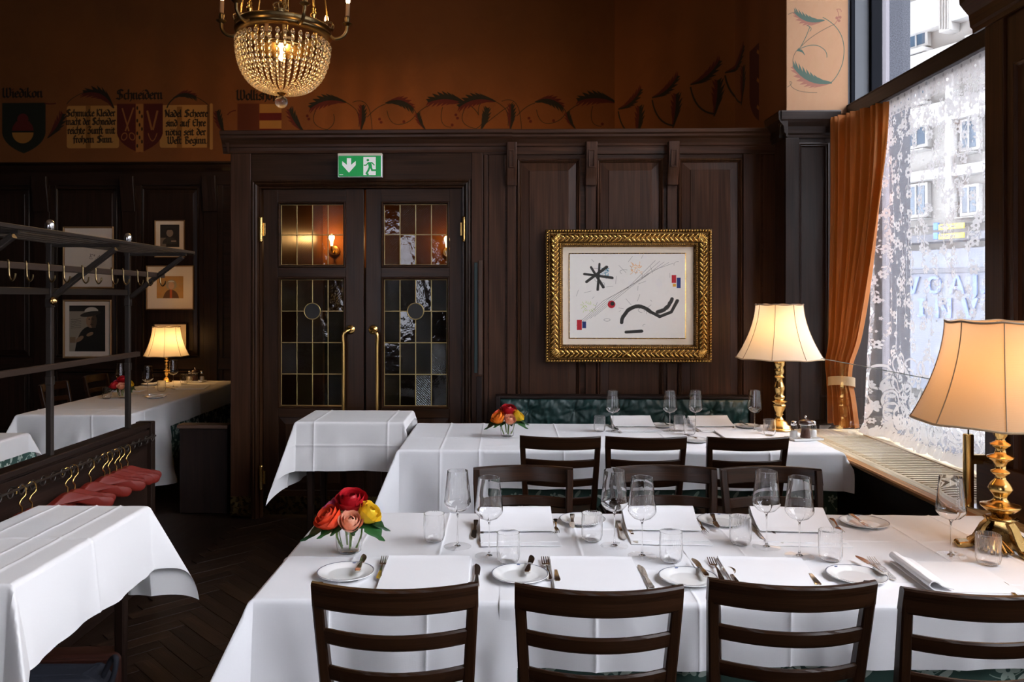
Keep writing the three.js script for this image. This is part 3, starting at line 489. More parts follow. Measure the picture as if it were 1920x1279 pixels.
// ---------------------------------------------------------------- panelled screen wall with the double door
{
  const w = structure('wall_screen'), P = M.panelWood, y = by, x = bx, zf = ZV, X0 = x(433), X1 = 1.99, doorL = x(472), doorR = x(882), doorT = y(336);
  const cb = y(286), ct = y(246);
  part('side_wall', box2(X0, X0 + 0.06, 0, cb + 0.05, ZB, zf - 0.02, 0), P, w);
  part('roof_board', box2(X0, XR, ct - 0.06, ct - 0.02, ZB, zf - 0.02, 0), M.darkWood, w);
  part('backing', J([box2(X0, doorL, 0, cb + 0.02, zf - 0.06, zf - 0.02, 0), box2(doorR, X1, 0, cb + 0.02, zf - 0.06, zf - 0.02, 0), box2(doorL, doorR, doorT, cb + 0.02, zf - 0.06, zf - 0.02, 0)]), P, w);
  const prof = [[0, cb], [0.012, cb], [0.018, cb + 0.018], [0.022, cb + 0.04], [0.03, cb + 0.045], [0.034, cb + 0.062], [0.05, cb + 0.09], [0.07, cb + 0.105], [0.072, cb + 0.12], [0.088, cb + 0.13], [0.09, ct - 0.006], [0.086, ct], [0, ct]];
  part('cornice', J([runX(prof, X0 - 0.055, x(960), zf - 0.02 + 0.018), runX(prof, x(960), X1, zf - 0.02)]), P, w);
  part('cornice_return', runZ(prof.map(([a, b]) => [a * 0.75, b]), zf - 0.02 + 0.06, ZB, X0, -1), P, w);
  const board = (n, a, b, t, bt, z = 0.018, m = P) => part(n, box2(x(a), x(b), y(bt), y(t), zf - 0.02, zf - 0.02 + z, 0.004), m, w);
  board('post', 433, 471, 286, 968, 0.03); board('header_board', 471, 884, 286, 337, 0.018, M.doorWood);
  board('stile', 884, 905, 286, 968, 0.024); board('stile', 907, 914, 286, 968, 0.014); board('board', 916, 947, 286, 968, 0.01); board('rail', 950, 1460, 268, 290, 0.02);
  board('rail', 905, 950, 268, 290, 0.02); board('skirting', 905, 1460, 930, 968, 0.024);
  // door casing: a stepped moulding round the opening
  { const a = x(472), b = x(882), t = y(336), pr = [[0, 0], [0, 0.034], [0.012, 0.036], [0.02, 0.026], [0.03, 0.03], [0.04, 0.022], [0.048, 0.006], [0.058, 0.008], [0.066, -0.03]], g = frameRing(b - a, 2 * t, pr); mv(g, (a + b) / 2, 0, zf - 0.02); part('door_casing', g, M.doorWood, w); }
  // panels between pilaster strips with carved brackets
  const strips = [[951, 967], [1098, 1117], [1251, 1269]];
  for (const [a, b] of strips) {
    const cx = (x(a) + x(b)) / 2, ww = x(b) - x(a);
    part('pilaster_strip', box2(x(a), x(b), 0, y(347), zf - 0.02, zf + 0.004), P, w);
    part('bracket', bar([[cx, y(348), zf + 0.008], [cx, y(341), zf + 0.012], [cx, y(330), zf + 0.018], [cx, y(322), zf + 0.036], [cx, y(300), zf + 0.046], [cx, y(274), zf + 0.05], [cx, y(270), zf + 0.05]], ww + 0.012, 0.045), P, w);
    part('bracket_panel', mv(frameRing(ww * 0.7, y(284) - y(318), [[0, 0], [0.004, 0.006], [0.009, 0.006], [0.013, 0.0]]), cx, (y(284) + y(318)) / 2, zf + 0.068), P, w);
  }
  for (const [a, b] of [[970, 1088], [1119, 1244], [1272, 1392]]) {
    const p0 = x(a), p1 = x(b), t = y(298), lo = 0.25;
    part('moulding', mv(frameRing(p1 - p0, t - lo, [[0, 0.0], [0, 0.018], [0.007, 0.024], [0.014, 0.018], [0.018, 0.008], [0.024, 0.012], [0.03, 0]]), (p0 + p1) / 2, (t + lo) / 2, zf - 0.02), P, w);
    part('panel', mv(raisedPanel(p1 - p0 - 0.06, t - lo - 0.06, 0.055, 0.016), (p0 + p1) / 2, (t + lo) / 2, zf - 0.018), P, w);
  }
  board('stile', 1394, 1428, 290, 968, 0.016); board('stile', 1432, 1460, 290, 968, 0.006);
  for (const [a, b] of [[433, 471], [884, 905]]) part('kick_plate', box2(x(a), x(b), 0.02, 0.16, zf + 0.01, zf + 0.014, 0.001), M.darkBrass, w);
}
{ // a tube lamp lying on the screen's roof behind the cornice washes the frieze from below
  const t = thing('tube_lamp', 'warm tube lamp on top of the panelled screen, hidden by its cornice', 'lamp', [-0.65, 2.86, -7.75]), g = mat('tubeGlow', lin(1, 0.85, 0.6), 0.4, { emissive: lin(1, 0.6, 0.24), emissiveIntensity: 3 });
  part('housing', box(2.7, 0.04, 0.07, 0, -0.005, 0.03), M.frameDark, t); part('tube', new THREE.CylinderGeometry(0.016, 0.016, 2.6, 12).rotateZ(PI / 2).translate(0, 0.03, 0), g, t);
  const l = new THREE.RectAreaLight(new THREE.Color(1, 0.54, 0.17), 19, 2.6, 0.05); l.name = 'tube_light'; l.position.set(0, 0.055, -0.01); l.lookAt(t.position.clone().add(V(0, 0.62, -0.75)).sub(t.position)); t.add(l);
}
// double door: leaded glass leaves
function doorLeaf(n, x0, x1, g0, g1, hinge) {
  const d = structure('door_' + n), x = bx, y = by, z = ZV - 0.045, T = 0.04, P = M.doorWood;
  const bd = (nm, a, b, t, bt, dz = 0) => part(nm, box2(x(a), x(b), y(bt), y(t), z - T, z + dz, 0.003), P, d);
  const o0 = g0 - 5, o1 = g1 + 5;
  bd('stile', x0, o0, 349, 967); bd('stile', o1, x1, 349, 967); bd('rail', o0, o1, 349, 376); bd('rail', o0, o1, 501, 519); bd('rail', o0, o1, 769, 786); bd('rail', o0, o1, 925, 967);
  part('panel', mv(raisedPanel(x(o1) - x(o0), y(786) - y(925), 0.05, 0.012), (x(o0) + x(o1)) / 2, (y(786) + y(925)) / 2, z - 0.02), P, d);
  part('kick_plate', box2(x(x0) + 0.01, x(x1) - 0.01, 0.015, y(936), z, z + 0.004, 0.001), M.darkBrass, d);
  for (const [t, b, rows] of [[381, 496, 2], [524, 764, 4]]) {
    const ow = x(o1) - x(o0), T1 = y(t - 5), B1 = y(b + 5), cx = (x(o0) + x(o1)) / 2, cy = (T1 + B1) / 2;
    part('glazing_bead', mv(frameRing(ow, T1 - B1, [[0, 0.0], [0.003, 0.012], [0.01, 0.013], [0.016, 0.004], [0.02, -0.012], [0.02, -0.03]]), cx, cy, z), P, d);
    const gx0 = x(g0), gx1 = x(g1), gy1 = y(t), gy0 = y(b), pw = (gx1 - gx0) / 4, ph = (gy1 - gy0) / rows, zg = z - 0.02;
    const pg = metric(new THREE.PlaneGeometry(pw, ph), 0.25);
    for (let i = 0; i < 4; i++) for (let j = 0; j < rows; j++) {
      const k = (i * 5 + j * 3 + n) % 4, m = k === 0 ? M.paneRib : k === 2 || (k === 3 && j % 2) ? M.paneRib2 : M.paneWavy, q = part('pane', pg, m, d); q.position.set(gx0 + (i + 0.5) * pw, gy0 + (j + 0.5) * ph, zg); q.rotation.y = rr(-0.012, 0.012); q.rotation.x = rr(-0.012, 0.012);
    }
    for (let i = 0; i <= 4; i++) part('lead_came', box(0.007, gy1 - gy0, 0.006, gx0 + i * pw, (gy0 + gy1) / 2, zg, 0.002), M.lead, d);
    for (let j = 0; j <= rows; j++) part('lead_came', box(gx1 - gx0, 0.007, 0.006, (gx0 + gx1) / 2, gy0 + j * ph, zg, 0.002), M.lead, d);
    if (rows === 4) { const c = mv(new THREE.CylinderGeometry(0.058, 0.058, 0.006, 32).rotateX(PI / 2), gx0 + 2 * pw, gy0 + 3 * ph, zg + 0.006); part('roundel', c, M.roundel, d, 'dark round glass'); part('roundel_rim', mv(new THREE.TorusGeometry(0.06, 0.004, 8, 40), gx0 + 2 * pw, gy0 + 3 * ph, zg + 0.008), M.lead, d); }
  }
  const rx = hinge < 0 ? x(655) : x(698), bxx = hinge < 0 ? x(645) : x(708), hy = y(619);
  const hd = part('handle', tube([[rx, hy, z + 0.02], [rx, hy, z + 0.045], [(rx + bxx) / 2, hy - 0.01, z + 0.062], [bxx, hy - 0.03, z + 0.066], [bxx, hy - 0.12, z + 0.066], [bxx, hy - 0.5, z + 0.066], [bxx, hy - 0.72, z + 0.066], [bxx, hy - 0.76, z + 0.062], [rx, hy - 0.78, z + 0.045], [rx, hy - 0.78, z + 0.005]], 0.0125, 60, 12), M.brass, d, 'polished brass pull bar');
  const ros = lathe([[0, 0.02], [0.012, 0.02], [0.018, 0.016], [0.024, 0.016], [0.028, 0.01], [0.034, 0.008], [0.036, 0]], 28).rotateX(PI / 2);
  for (const yy of [hy, hy - 0.78]) part('rosette', mv(ros.clone(), rx, yy, z), M.brass, hd);
  const hx = hinge < 0 ? x(488) : x(870);
  for (const yy of [y(429), y(900)]) part('hinge', J([rod([hx, yy - 0.075, z + 0.03], [hx, yy + 0.075, z + 0.03], 0.016, 14), ball(0.016, hx, yy + 0.082, z + 0.03), ball(0.016, hx, yy - 0.082, z + 0.03), box(0.03, 0.1, 0.008, hx + hinge * -0.015, yy, z + 0.018)]), M.brass, d);
}
doorLeaf(1, 490, 680, 523, 641, -1); doorLeaf(2, 684, 870, 718, 837, 1);
// ---------------------------------------------------------------- window wall
{
  const w = structure('wall_right');
  part('dado', box2(XR, 2.83, -0.1, SILL - 0.03, -8.7, ZF + 0.2, 0), M.plaster, w);
  part('lintel', box2(XR, 2.83, 4.7, TOP + 0.1, -8.7, ZF + 0.2, 0), M.plaster, w); part('upper_wall', J([box2(XR, 2.83, 2.94, 4.7, -0.1, 0.35, 0), box2(XR, 2.83, 2.94, 4.7, 3.2, ZF + 0.2, 0)]), M.plaster, w);
  part('upper_storeys', box2(2.2, 2.83, TOP + 0.1, 17, -34, 14, 0), M.facadeStone, w); part('eaves', box2(2.2, 4.2, 17, 17.3, -34, 14, 0), M.facadeStone, w);
  part('corner_wall', box2(2.0, 2.83, SILL - 0.03, 4.7, -8.7, -6.18, 0), M.ochrePaint, w);
  const canted = (x0, z0, x1, z1, u0, u1) => { const s = new Soup(); s.quad([x0, 2.85, z0], [x1, 2.85, z1], [x1, 5.15, z1], [x0, 5.15, z0], [u0, 0], [u1, 0], [u1, 1], [u0, 1]); return s.done(); };
  part('side_painting', canted(1.15, -8.49, 1.995, -7.0, 0, 0.55), M.sidePaint, w); part('side_painting', canted(1.995, -7.0, 1.995, -5.602, 0.55, 1), M.sidePaint, w);
  part('pier_body', J([box2(2.12, 2.83, SILL - 0.03, TOP, -3.5, -2.9, 0), box2(XR, 2.83, SILL - 0.03, 2.83, -0.1, 0.35, 0), box2(XR, 2.83, SILL - 0.03, 2.83, 3.2, ZF + 0.2, 0)]), M.panelWood, w);
}
{ // far pier: painted above, wooden pilaster below
  const w = structure('column_far'), x = (p, D = 5.58) => bx(p, D), P = M.darkWood, xa = x(1475, 5.6), xb = x(1590, 5.6), cap = atZ(1510, 207, 5.5).y, cb = atZ(1510, 256, 5.5).y;
  part('pier_face', box2(xa - 0.003, xa, cap - 0.02, TOP, -6.2, -5.604, 0), M.ochrePaint, w); part('pier_body', box2(xa, XR + 0.02, cap - 0.05, TOP, -6.2, -5.602, 0), M.ochrePaint, w); part('pier_casing', box2(xa - 0.004, XR + 0.02, 0, cap - 0.02, -6.2, -5.6, 0), M.panelWood, w);
  { const g = new THREE.PlaneGeometry(xb - xa, 1.4); g.translate((xa + xb) / 2, cap + 0.7, -5.6); part('painted_panel', g, M.pierPaint, w); const g2 = box2(xa, xb, cap + 1.4, TOP, -5.601, -5.599, 0); part('painted_upper', g2, mat('pierPlain', lin(0.68, 0.45, 0.29), 0.9), w); }
  const p0 = x(1471), p1 = x(1545);
  part('pilaster_shaft', box2(p0, x(1640), 0, cb + 0.02, -5.6, -5.555, 0.004), P, w);
  part('pilaster_panel', mv(frameRing(p1 - p0 - 0.05, cb - 0.06 - SILL, [[0, 0], [0.004, 0.014], [0.012, 0.018], [0.02, 0.01], [0.026, 0.012], [0.032, 0]]), (p0 + p1) / 2 + 0.05, (cb + SILL) / 2, -5.555), P, w);
  part('pilaster_edge', box2(p0 - 0.01, p0 + 0.085, SILL, cb, -5.555, -5.535, 0.005), P, w);
  const prof = [[0, cb], [0.012, cb], [0.014, cb + 0.02], [0.024, cb + 0.03], [0.026, cb + 0.05], [0.03, cb + 0.075], [0.05, cb + 0.1], [0.062, cb + 0.12], [0.065, cap - 0.01], [0.06, cap], [0, cap]];
  part('capital', J([runX(prof, p0 - 0.05, x(1567), -5.555), runZ(prof, -5.5, -5.8, p0 - 0.004, -1)]), P, w);
}
{ // near pier: wooden pilaster with capital
  const w = structure('column_near'), P = M.panelWood, X = 2.1;
  part('pilaster_shaft', box2(X, X + 0.06, SILL, 3.0, -3.52, -2.9, 0.005), P, w);
  part('pilaster_panel', mv(frameRing(0.36, 1.3, [[0, 0], [0.006, 0.014], [0.016, 0.018], [0.026, 0.006], [0.04, 0]]).rotateY(-PI / 2), X, 1.95, -3.16), P, w);
  part('pilaster_panel', mv(frameRing(0.36, 0.42, [[0, 0], [0.006, 0.014], [0.016, 0.018], [0.026, 0.006], [0.04, 0]]).rotateY(-PI / 2), X, 1.0, -3.16), P, w);
  part('pilaster_edge', box2(X - 0.014, X + 0.02, SILL, 2.85, -3.53, -3.40, 0.005), P, w);
  part('base_block', box2(X - 0.045, X + 0.02, SILL, SILL + 0.2, -3.54, -2.9, 0.006), P, w);
  const cb = 2.80, cap = 2.99, prof = [[0, cb], [0.012, cb], [0.014, cb + 0.02], [0.024, cb + 0.03], [0.026, cb + 0.05], [0.03, cb + 0.08], [0.055, cb + 0.11], [0.07, cb + 0.13], [0.074, cap - 0.01], [0.068, cap], [0, cap]];
  part('capital', J([runZ(prof, -3.60, -2.9, X - 0.012, -1), runX(prof, X - 0.02, X + 0.4, -2.91)]), P, w);
}
{ // the lace window
  const w = structure('window_1'), x = (p) => bx(p, 5.6), X = 2.30;
  part('transom', box2(X + 0.065, X + 0.18, 2.868, 2.966, -5.6, -3.4, 0.006), M.darkWood, w);
  part('transom_moulding', runZ([[0, 2.95], [0.02, 2.952], [0.024, 2.962], [0.012, 2.97], [0, 2.976]], -5.59, -3.5, X + 0.085, -1), M.darkWood, w);
  part('reveal_board', box2(x(1590), x(1634), 2.9, 4.7, -5.64, -5.6, 0.003), M.frameGrey, w);
  part('reveal_strip', box2(x(1594), x(1602), 2.9, 4.7, -5.6, -5.585, 0.004), M.frameDark, w);
  part('window_frame', J([box2(x(1630), x(1651), 0.72, 4.7, -5.64, -5.57, 0.006)]), M.frameDark, w);
  part('window_frame', J([box2(x(1652), x(1661), 0.72, 4.7, -5.64, -5.585, 0.004), box2(x(1662), x(1668), 0.72, 4.7, -5.64, -5.6, 0.003)]), M.frameWhite, w);
  part('stone_reveal', box2(x(1668), x(1708), 0.2, 4.7, -6.2, -5.605, 0.004), M.granite, w);
  for (const [lo, hi] of [[SILL + 0.02, 2.85], [2.95, 4.7]]) part('glass_pane', mv(new THREE.PlaneGeometry(2.1, hi - lo).rotateY(-PI / 2), 2.63, (lo + hi) / 2, -4.55), M.paneClear, w);
  part('outer_sill', box2(2.55, 3.0, SILL - 0.04, SILL, -5.7, -3.4, 0.004), M.granite, w);
  part('head_frame', box2(2.55, 2.72, 4.6, 4.7, -5.62, -3.45, 0.004), M.frameDark, w);
}
for (const [n, z0, z1] of [[2, -2.9, -0.1], [3, 0.35, 3.2]]) { // windows nearer than the frame, which light the tables
  const w = structure('window_' + n);
  part('window_frame', J([box2(2.6, 2.68, SILL, SILL + 0.06, z0, z1), box2(2.6, 2.68, 2.88, 2.94, z0, z1), box2(2.6, 2.68, SILL, 2.94, z0, z0 + 0.06), box2(2.6, 2.68, SILL, 2.94, z1 - 0.06, z1), box2(2.6, 2.68, SILL, 2.94, (z0 + z1) / 2 - 0.03, (z0 + z1) / 2 + 0.03)]), M.frameDark, w);
  part('glass_pane', mv(new THREE.PlaneGeometry(z1 - z0, 2.2).rotateY(-PI / 2), 2.64, 1.83, (z0 + z1) / 2), M.paneClear, w); part('glass_pane', mv(new THREE.PlaneGeometry(z1 - z0, 1.76).rotateY(-PI / 2), 2.64, 3.82, (z0 + z1) / 2), M.paneClear, w);
}
for (const [z0, z1, l] of [[-2.85, -0.15, 'added white half curtain dimming the lower window nearest the front table, outside the picture'], [0.4, 3.15, 'added unseen white half curtain dimming the lower window beside the viewer']]) solo('added_half_curtain', l, 'curtain', grid(90, 4, (u, v) => [2.5 + 0.02 * Math.sin(u * 70), 1.85 - 1.09 * v, z0 + (z1 - z0) * u]), M.addedCurtainCloth);  // added out of view to cut low daylight and even out the tables
{ // sill over the radiators, with a slatted grille
  const s = structure('trim_1'), z0 = -5.555, z1 = ZF;
  part('nosing', runZ([[0, SILL - 0.05], [0.008, SILL - 0.045], [0.012, SILL - 0.02], [0.05, SILL - 0.02], [0.055, SILL - 0.008], [0.05, SILL], [0, SILL]], z0, z1, 1.96, -1), M.sillWood, s);
  part('sill_board', J([box2(1.955, 2.02, SILL - 0.03, SILL + 0.001, z0, z1), box2(2.34, XR + 0.06, SILL - 0.03, SILL + 0.001, z0, z1), box2(2.02, 2.34, SILL - 0.03, SILL + 0.001, z0, -5.30), box2(2.02, 2.34, SILL - 0.03, SILL + 0.001, -3.62, z1)]), M.slatWood, s);
  part('inlay_board', box2(2.345, 2.36, SILL - 0.01, SILL + 0.008, -5.3, -3.62), M.slatWood, s);
  part('front_panel', box2(1.985, 2.01, 0, SILL - 0.03, z0, z1, 0), M.benchWood, s);
  part('radiator_casing', box2(2.02, 2.4, 0.45, 0.5, -5.3, -3.6, 0), M.black, s);
  const sg = metric(box(0.32, 0.005, 0.024, 0, 0.0025, 0, 0.001), 0.4), n = 37;
  for (let i = 0; i < n; i++) part('slat', sg, M.slatWood, s).position.set(2.18, SILL - 0.004, -5.275 + i * (1.63 / (n - 1)));
}
// ---------------------------------------------------------------- the street
{
  const s = structure('street'); part('pavement', box2(2.95, 40, -0.35, -0.25, -60, 20, 0), M.asphalt, s);
  const P0 = atZ(1770, 200, 15), e = V(-0.46, 0, -0.888).normalize(), n = V(-0.888, 0, 0.46).normalize();
  const hit = (px, py) => { const r = ray(px, py), t = P0.clone().sub(V(0, EYE, 0)).dot(n) / r.dot(n), p = r.clone().multiplyScalar(t).add(V(0, EYE, 0)); return [p.clone().sub(P0).dot(e), p.y]; };
  const turn = Math.atan2(0.888, -0.46), g0 = [P0.x, 0, P0.z];
  const t = thing('townhouse', 'pale stone building across the street seen through lace curtain', 'building', g0, turn);
  // local x runs along the front, -z faces the room
  const slab = (nm, px0, py0, px1, py1, d0, d1, m, par = t) => { const [a, b] = hit(px0, py1), [c, d] = hit(px1, py0); return part(nm, box2(Math.min(a, c), Math.max(a, c), Math.min(b, d), Math.max(b, d), -d1, -d0, 0.01), m, par); };
  part('wall', box2(-7, 12, -0.3, 15, 0, 3, 0), M.facadeStone, t);
  const win = (x0, y0, x1, y1) => {
    const f = slab('window_surround', x0 - 5, y0 - 6, x1 + 5, y1 + 7, 0, 0.12, M.facadeWhite); slab('pane', x0, y0, x1, y1, 0.1, 0.13, M.facadeGlass, f); const c = (x0 + x1) / 2; slab('mullion', c - 1, y0, c + 1, y1, 0.12, 0.16, M.facadeWhite, f); slab('sill', x0 - 8, y1 + 6, x1 + 8, y1 + 12, 0, 0.3, M.facadeWhite, f);
  };
  win(1711, 42, 1742, 92); win(1711, 238, 1742, 276); win(1711, 348, 1742, 404); win(1812, 225, 1838, 280); win(1812, 350, 1838, 400); win(1836, 0, 1850, 60); win(1711, 140, 1742, 190);
  for (const [a, b] of [[12, 20], [108, 118], [206, 214], [318, 330], [412, 430]]) slab('string_course', 1690, a, 1900, b, 0, 0.25, M.facadeWhite);
  for (const [a, b] of [[1780, 1800], [1792, 1800]]) { slab('pilaster', a, b === 1800 && a === 1780 ? -200 : 120, b, b === 1800 && a === 1780 ? 66 : 410, 0, 0.3, M.facadeWhite); }
  for (let i = 0; i < 4; i++) slab('flute', 1782 + i * 5, -200, 1784 + i * 5, 60, 0.3, 0.33, M.facadeStone);
  slab('shop_fascia', 1680, 432, 1900, 462, 0, 0.5, M.facadeGrey); slab('shop_front', 1680, 462, 1900, 720, 0, 0.35, M.facadeBlue); slab('shop_band', 1680, 500, 1900, 516, 0.35, 0.4, M.facadeGrey);
  { // a low terrace further along, out of the frame, closes the street
    const q = thing('terrace_house', 'low pale terrace across the street, beyond the right picture edge', 'building', [17, 0, 8]);
    part('wall', box2(0, 4, -0.3, 5.6, -19, 18, 0), M.facadeStone, q); part('roof', box2(-0.4, 4.4, 5.6, 5.9, -19, 18, 0), M.facadeGrey, q);
    for (let i = 0; i < 9; i++) for (const y of [1.2, 3.6]) { const f = part('window_surround', box2(-0.06, 0.02, y - 0.8, y + 0.9, -17 + i * 4, -15.6 + i * 4), M.facadeWhite, q); part('pane', box2(-0.08, -0.05, y - 0.65, y + 0.75, -16.85 + i * 4, -15.75 + i * 4), M.facadeGlass, f); }
  }
  const font = await new FontLoader().loadAsync('fonts/droid/droid_sans_bold.typeface.json');
  const word = (txt, px, py, size, par, m, z) => { const g = new TextGeometry(txt, { font, size, depth: 0.03, curveSegments: 4 }); g.rotateY(PI); const [a, b] = hit(px, py); g.translate(a, b, z); return part('lettering', g, m, par); };
  word('V O A J.', 1724, 551, 0.32, t, M.letterBlue, -0.36); word('I I N V O', 1714, 594, 0.36, t, M.letterBlue, -0.36);
  for (const [k, y0, y1] of [[0, 420, 434], [1, 438, 451]]) {
    const sg = thing('street_sign', (k ? 'lower' : 'upper') + ' of two yellow direction signs with blue squares across the street', 'sign', g0, turn);
    slab('plate', 1802, y0, 1850, y1, 0.6, 0.64, M.signYellow, sg); slab('blue_square', 1793, y0, 1802, y1, 0.6, 0.65, M.signBlue, sg); slab('bracket', 1800, y0 + 3, 1812, y0 + 6, 0.0, 0.6, M.facadeGrey, sg);
    for (const [a, b] of [[1805, 1812], [1813, 1822], [1824, 1834]]) slab('lettering', a, (y0 + y1) / 2 - 2, b, (y0 + y1) / 2 + 2, 0.64, 0.645, M.facadeGrey, sg);
  }
}
// ---------------------------------------------------------------- tables and cloths
function makeTable(name, label, x0, x1, z0, z1, h, group) {
  const cx = (x0 + x1) / 2, cz = (z0 + z1) / 2, t = thing(name, label, 'table', [cx, 0, cz], 0, group), hx = (x1 - x0) / 2, hz = (z1 - z0) / 2;
  part('table_top', box(hx * 2 - 0.02, 0.03, hz * 2 - 0.02, 0, h - 0.02, 0, 0.006), M.darkWood, t);
  part('apron', J([box(hx * 2 - 0.14, 0.07, 0.02, 0, h - 0.07, hz - 0.07), box(hx * 2 - 0.14, 0.07, 0.02, 0, h - 0.07, -hz + 0.07), box(0.02, 0.07, hz * 2 - 0.14, hx - 0.07, h - 0.07, 0), box(0.02, 0.07, hz * 2 - 0.14, -hx + 0.07, h - 0.07, 0)]), M.darkWood, t);
  for (const sx of [-1, 1]) for (const sz of [-1, 1]) part('leg', bar([[sx * (hx - 0.06), 0, sz * (hz - 0.06)], [sx * (hx - 0.06), h - 0.035, sz * (hz - 0.06)]], [0.035, 0.05], [0.035, 0.05]), M.darkWood, t);
  return t;
}
// a cloth lying over a table top and hanging over its edges: drops = left, right, front, back
function clothGeo(hx, hz, drops, o = {}) {
  const { flap = 0.5, wave = 0.010, creaseX = [], creaseZ = [], lift = 0.002, ph = 0, step = 0.028, flare = 0.10, free = [1, 1, 1, 1] } = o, [dl, dr, df, db] = drops, r0 = 0.014;
  const line = (a, b, cs) => { const s = new Set(); const n = Math.ceil((b - a) / step); for (let i = 0; i <= n; i++) s.add(+(a + (b - a) * i / n).toFixed(5)); for (const c of cs) for (const d of [-0.012, -0.004, 0, 0.004, 0.012]) if (c + d > a && c + d < b) s.add(+(c + d).toFixed(5)); return [...s].sort((p, q) => p - q); };
  const edges = (h, a, b) => [...(a > 0 ? [0, 0.006, 0.014, 0.022].map((e) => -h - e) : []), ...(b > 0 ? [0, 0.006, 0.014, 0.022].map((e) => h + e) : [])];
  const us = [...new Set([...line(-hx - dl, hx + dr, creaseX), ...edges(hx, dl, dr)])].sort((a, b) => a - b), vs = [...new Set([...line(-hz - db, hz + df, creaseZ), ...edges(hz, db, df)])].sort((a, b) => a - b);
  const ridge = (u, cs) => { let s = 0; for (const c of cs) { const d = Math.abs(u - c); s += 0.0048 * Math.exp(-d / 0.006) - 0.0015 * Math.exp(-d / 0.03); } return s; };
  const drop = (t) => t < r0 * PI / 2 ? [r0 * Math.sin(t / r0), -r0 * (1 - Math.cos(t / r0))] : [r0, -r0 - (t - r0 * PI / 2)];
  const f = (u, v) => {
    const a = u > hx ? u - hx : u < -hx ? -hx - u : 0, b = v > hz ? v - hz : v < -hz ? -hz - v : 0, sx = Math.sign(u), sz = Math.sign(v), cu = THREE.MathUtils.clamp(u, -hx, hx), cv = THREE.MathUtils.clamp(v, -hz, hz);
    const cr = ridge(u, creaseX) + ridge(v, creaseZ);
    if (!a && !b) return [u, lift + cr + 0.0016 * Math.abs(noise(u * 3 + ph, v * 3.5)) + 0.0012 * Math.max(0, noise(u * 9 + v * 5, v * 7 - u * 3 + ph)), v];
    const r = Math.hypot(a, b), phi = Math.atan2(b, a), [off, y] = drop(r), fl = flare * Math.max(0, r - r0);
    const near = 1 - THREE.MathUtils.smoothstep(b ? phi : 0, 0, 0.5), nearB = 1 - THREE.MathUtils.smoothstep(a ? PI / 2 - phi : 0, 0, 0.5);
    const w = wave * Math.min(1, r / 0.15) * (r / 0.25), amp = (t) => w * (Math.sin(t * 11 + ph) + 0.6 * Math.sin(t * 23 + ph * 2.3) + 0.35 * noise(t * 9 + ph, r * 5));
    const out = a && b ? r * flap * Math.pow(Math.sin(2 * phi), 1.3) : 0, yy = a && b ? -Math.sqrt(Math.max(r * r - out * out * 0.8, 0)) * (y / -r || 1) : y;
    const ox = (off + fl) * Math.cos(phi) + out * 0.707, oz = (off + fl) * Math.sin(phi) + out * 0.707;
    const wa = a && !b ? amp(cv * 1.0 + 3) + w * 0.0 : a ? amp(cv + 3) * near : 0, wb = b && !a ? amp(cu) : b ? amp(cu) * nearB : 0;
    const k = cr * 1.2;
    return [cu + sx * (ox + (a ? wa + k * near * (b ? 0.3 : 1) : 0)), lift + yy, cv + sz * (oz + (b ? wb + k * nearB * (a ? 0.3 : 1) : 0))];
  };
  const p = [], t = [], ix = [], nu = us.length, nv = vs.length;
  for (const v of vs) for (const u of us) { p.push(...f(u, v)); t.push(u / 0.12, v / 0.12); }
  for (let j = 0; j + 1 < nv; j++) for (let i = 0; i + 1 < nu; i++) { const A = j * nu + i, B = A + 1, C = A + nu, D = C + 1; ix.push(A, C, B, B, C, D); }
  const g = new THREE.BufferGeometry(); g.setAttribute('position', new THREE.Float32BufferAttribute(p, 3)); g.setAttribute('uv', new THREE.Float32BufferAttribute(t, 2)); g.setIndex(ix); g.computeVertexNormals(); g.userData.uvd = true; return g;
}
function cloth(label, m, x0, x1, z0, z1, h, drops, o, name = 'tablecloth', group) {
  const g = clothGeo((x1 - x0) / 2, (z1 - z0) / 2, drops, o); if (m === M.damask) { const t = g.attributes.uv; for (let i = 0; i < t.count; i++) t.setXY(i, t.getX(i) * 0.27, t.getY(i) * 0.27); }
  return solo(name, label, 'tablecloth', g, m, [(x0 + x1) / 2, h, (z0 + z1) / 2], 0, group);
}
const H1 = 0.76, T = H1 + 0.0045;                                     // table tops and what lies on the cloth
// front table
makeTable('dining_table', 'long front dining table set for eight under white cloths', -0.715, 1.875, -3.165, -2.27, H1 - 0.005);
cloth('green damask undercloth below the white cloths of the front table', M.damask, -0.15, 1.87, -3.15, -2.288, H1 - 0.004, [0, 0.0, 0.27, 0.27], { flap: 0.3, wave: 0.002, lift: 0.0005, ph: 2, flare: 0, step: 0.05 }, 'undercloth');
cloth('white cloth on the left part of the front table, hanging low at its free corner', M.cloth, -0.722, 0.03, -3.172, -2.263, H1, [0.56, 0, 0.285, 0.27], { flap: 0.42, wave: 0.012, creaseX: [-0.16, 0.12], creaseZ: [0.1], lift: 0.001, ph: 0.4, flare: 0.13 });
cloth('white cloth on the middle of the front table, under the second place setting', M.cloth, -0.02, 0.62, -3.176, -2.259, H1, [0, 0, 0.195, 0.19], { wave: 0.010, creaseX: [-0.05, 0.24], creaseZ: [-0.25, 0.2], lift: 0.0025, ph: 1.4, flare: 0.03 });
cloth('white cloth on the right part of the front table, under the large brass lamp', M.cloth, 0.60, 1.885, -3.180, -2.255, H1, [0, 0, 0.18, 0.18], { wave: 0.011, creaseX: [-0.45, 0.2, 0.42], creaseZ: [-0.12, 0.3], lift: 0.004, ph: 3.1, flare: 0.03 });
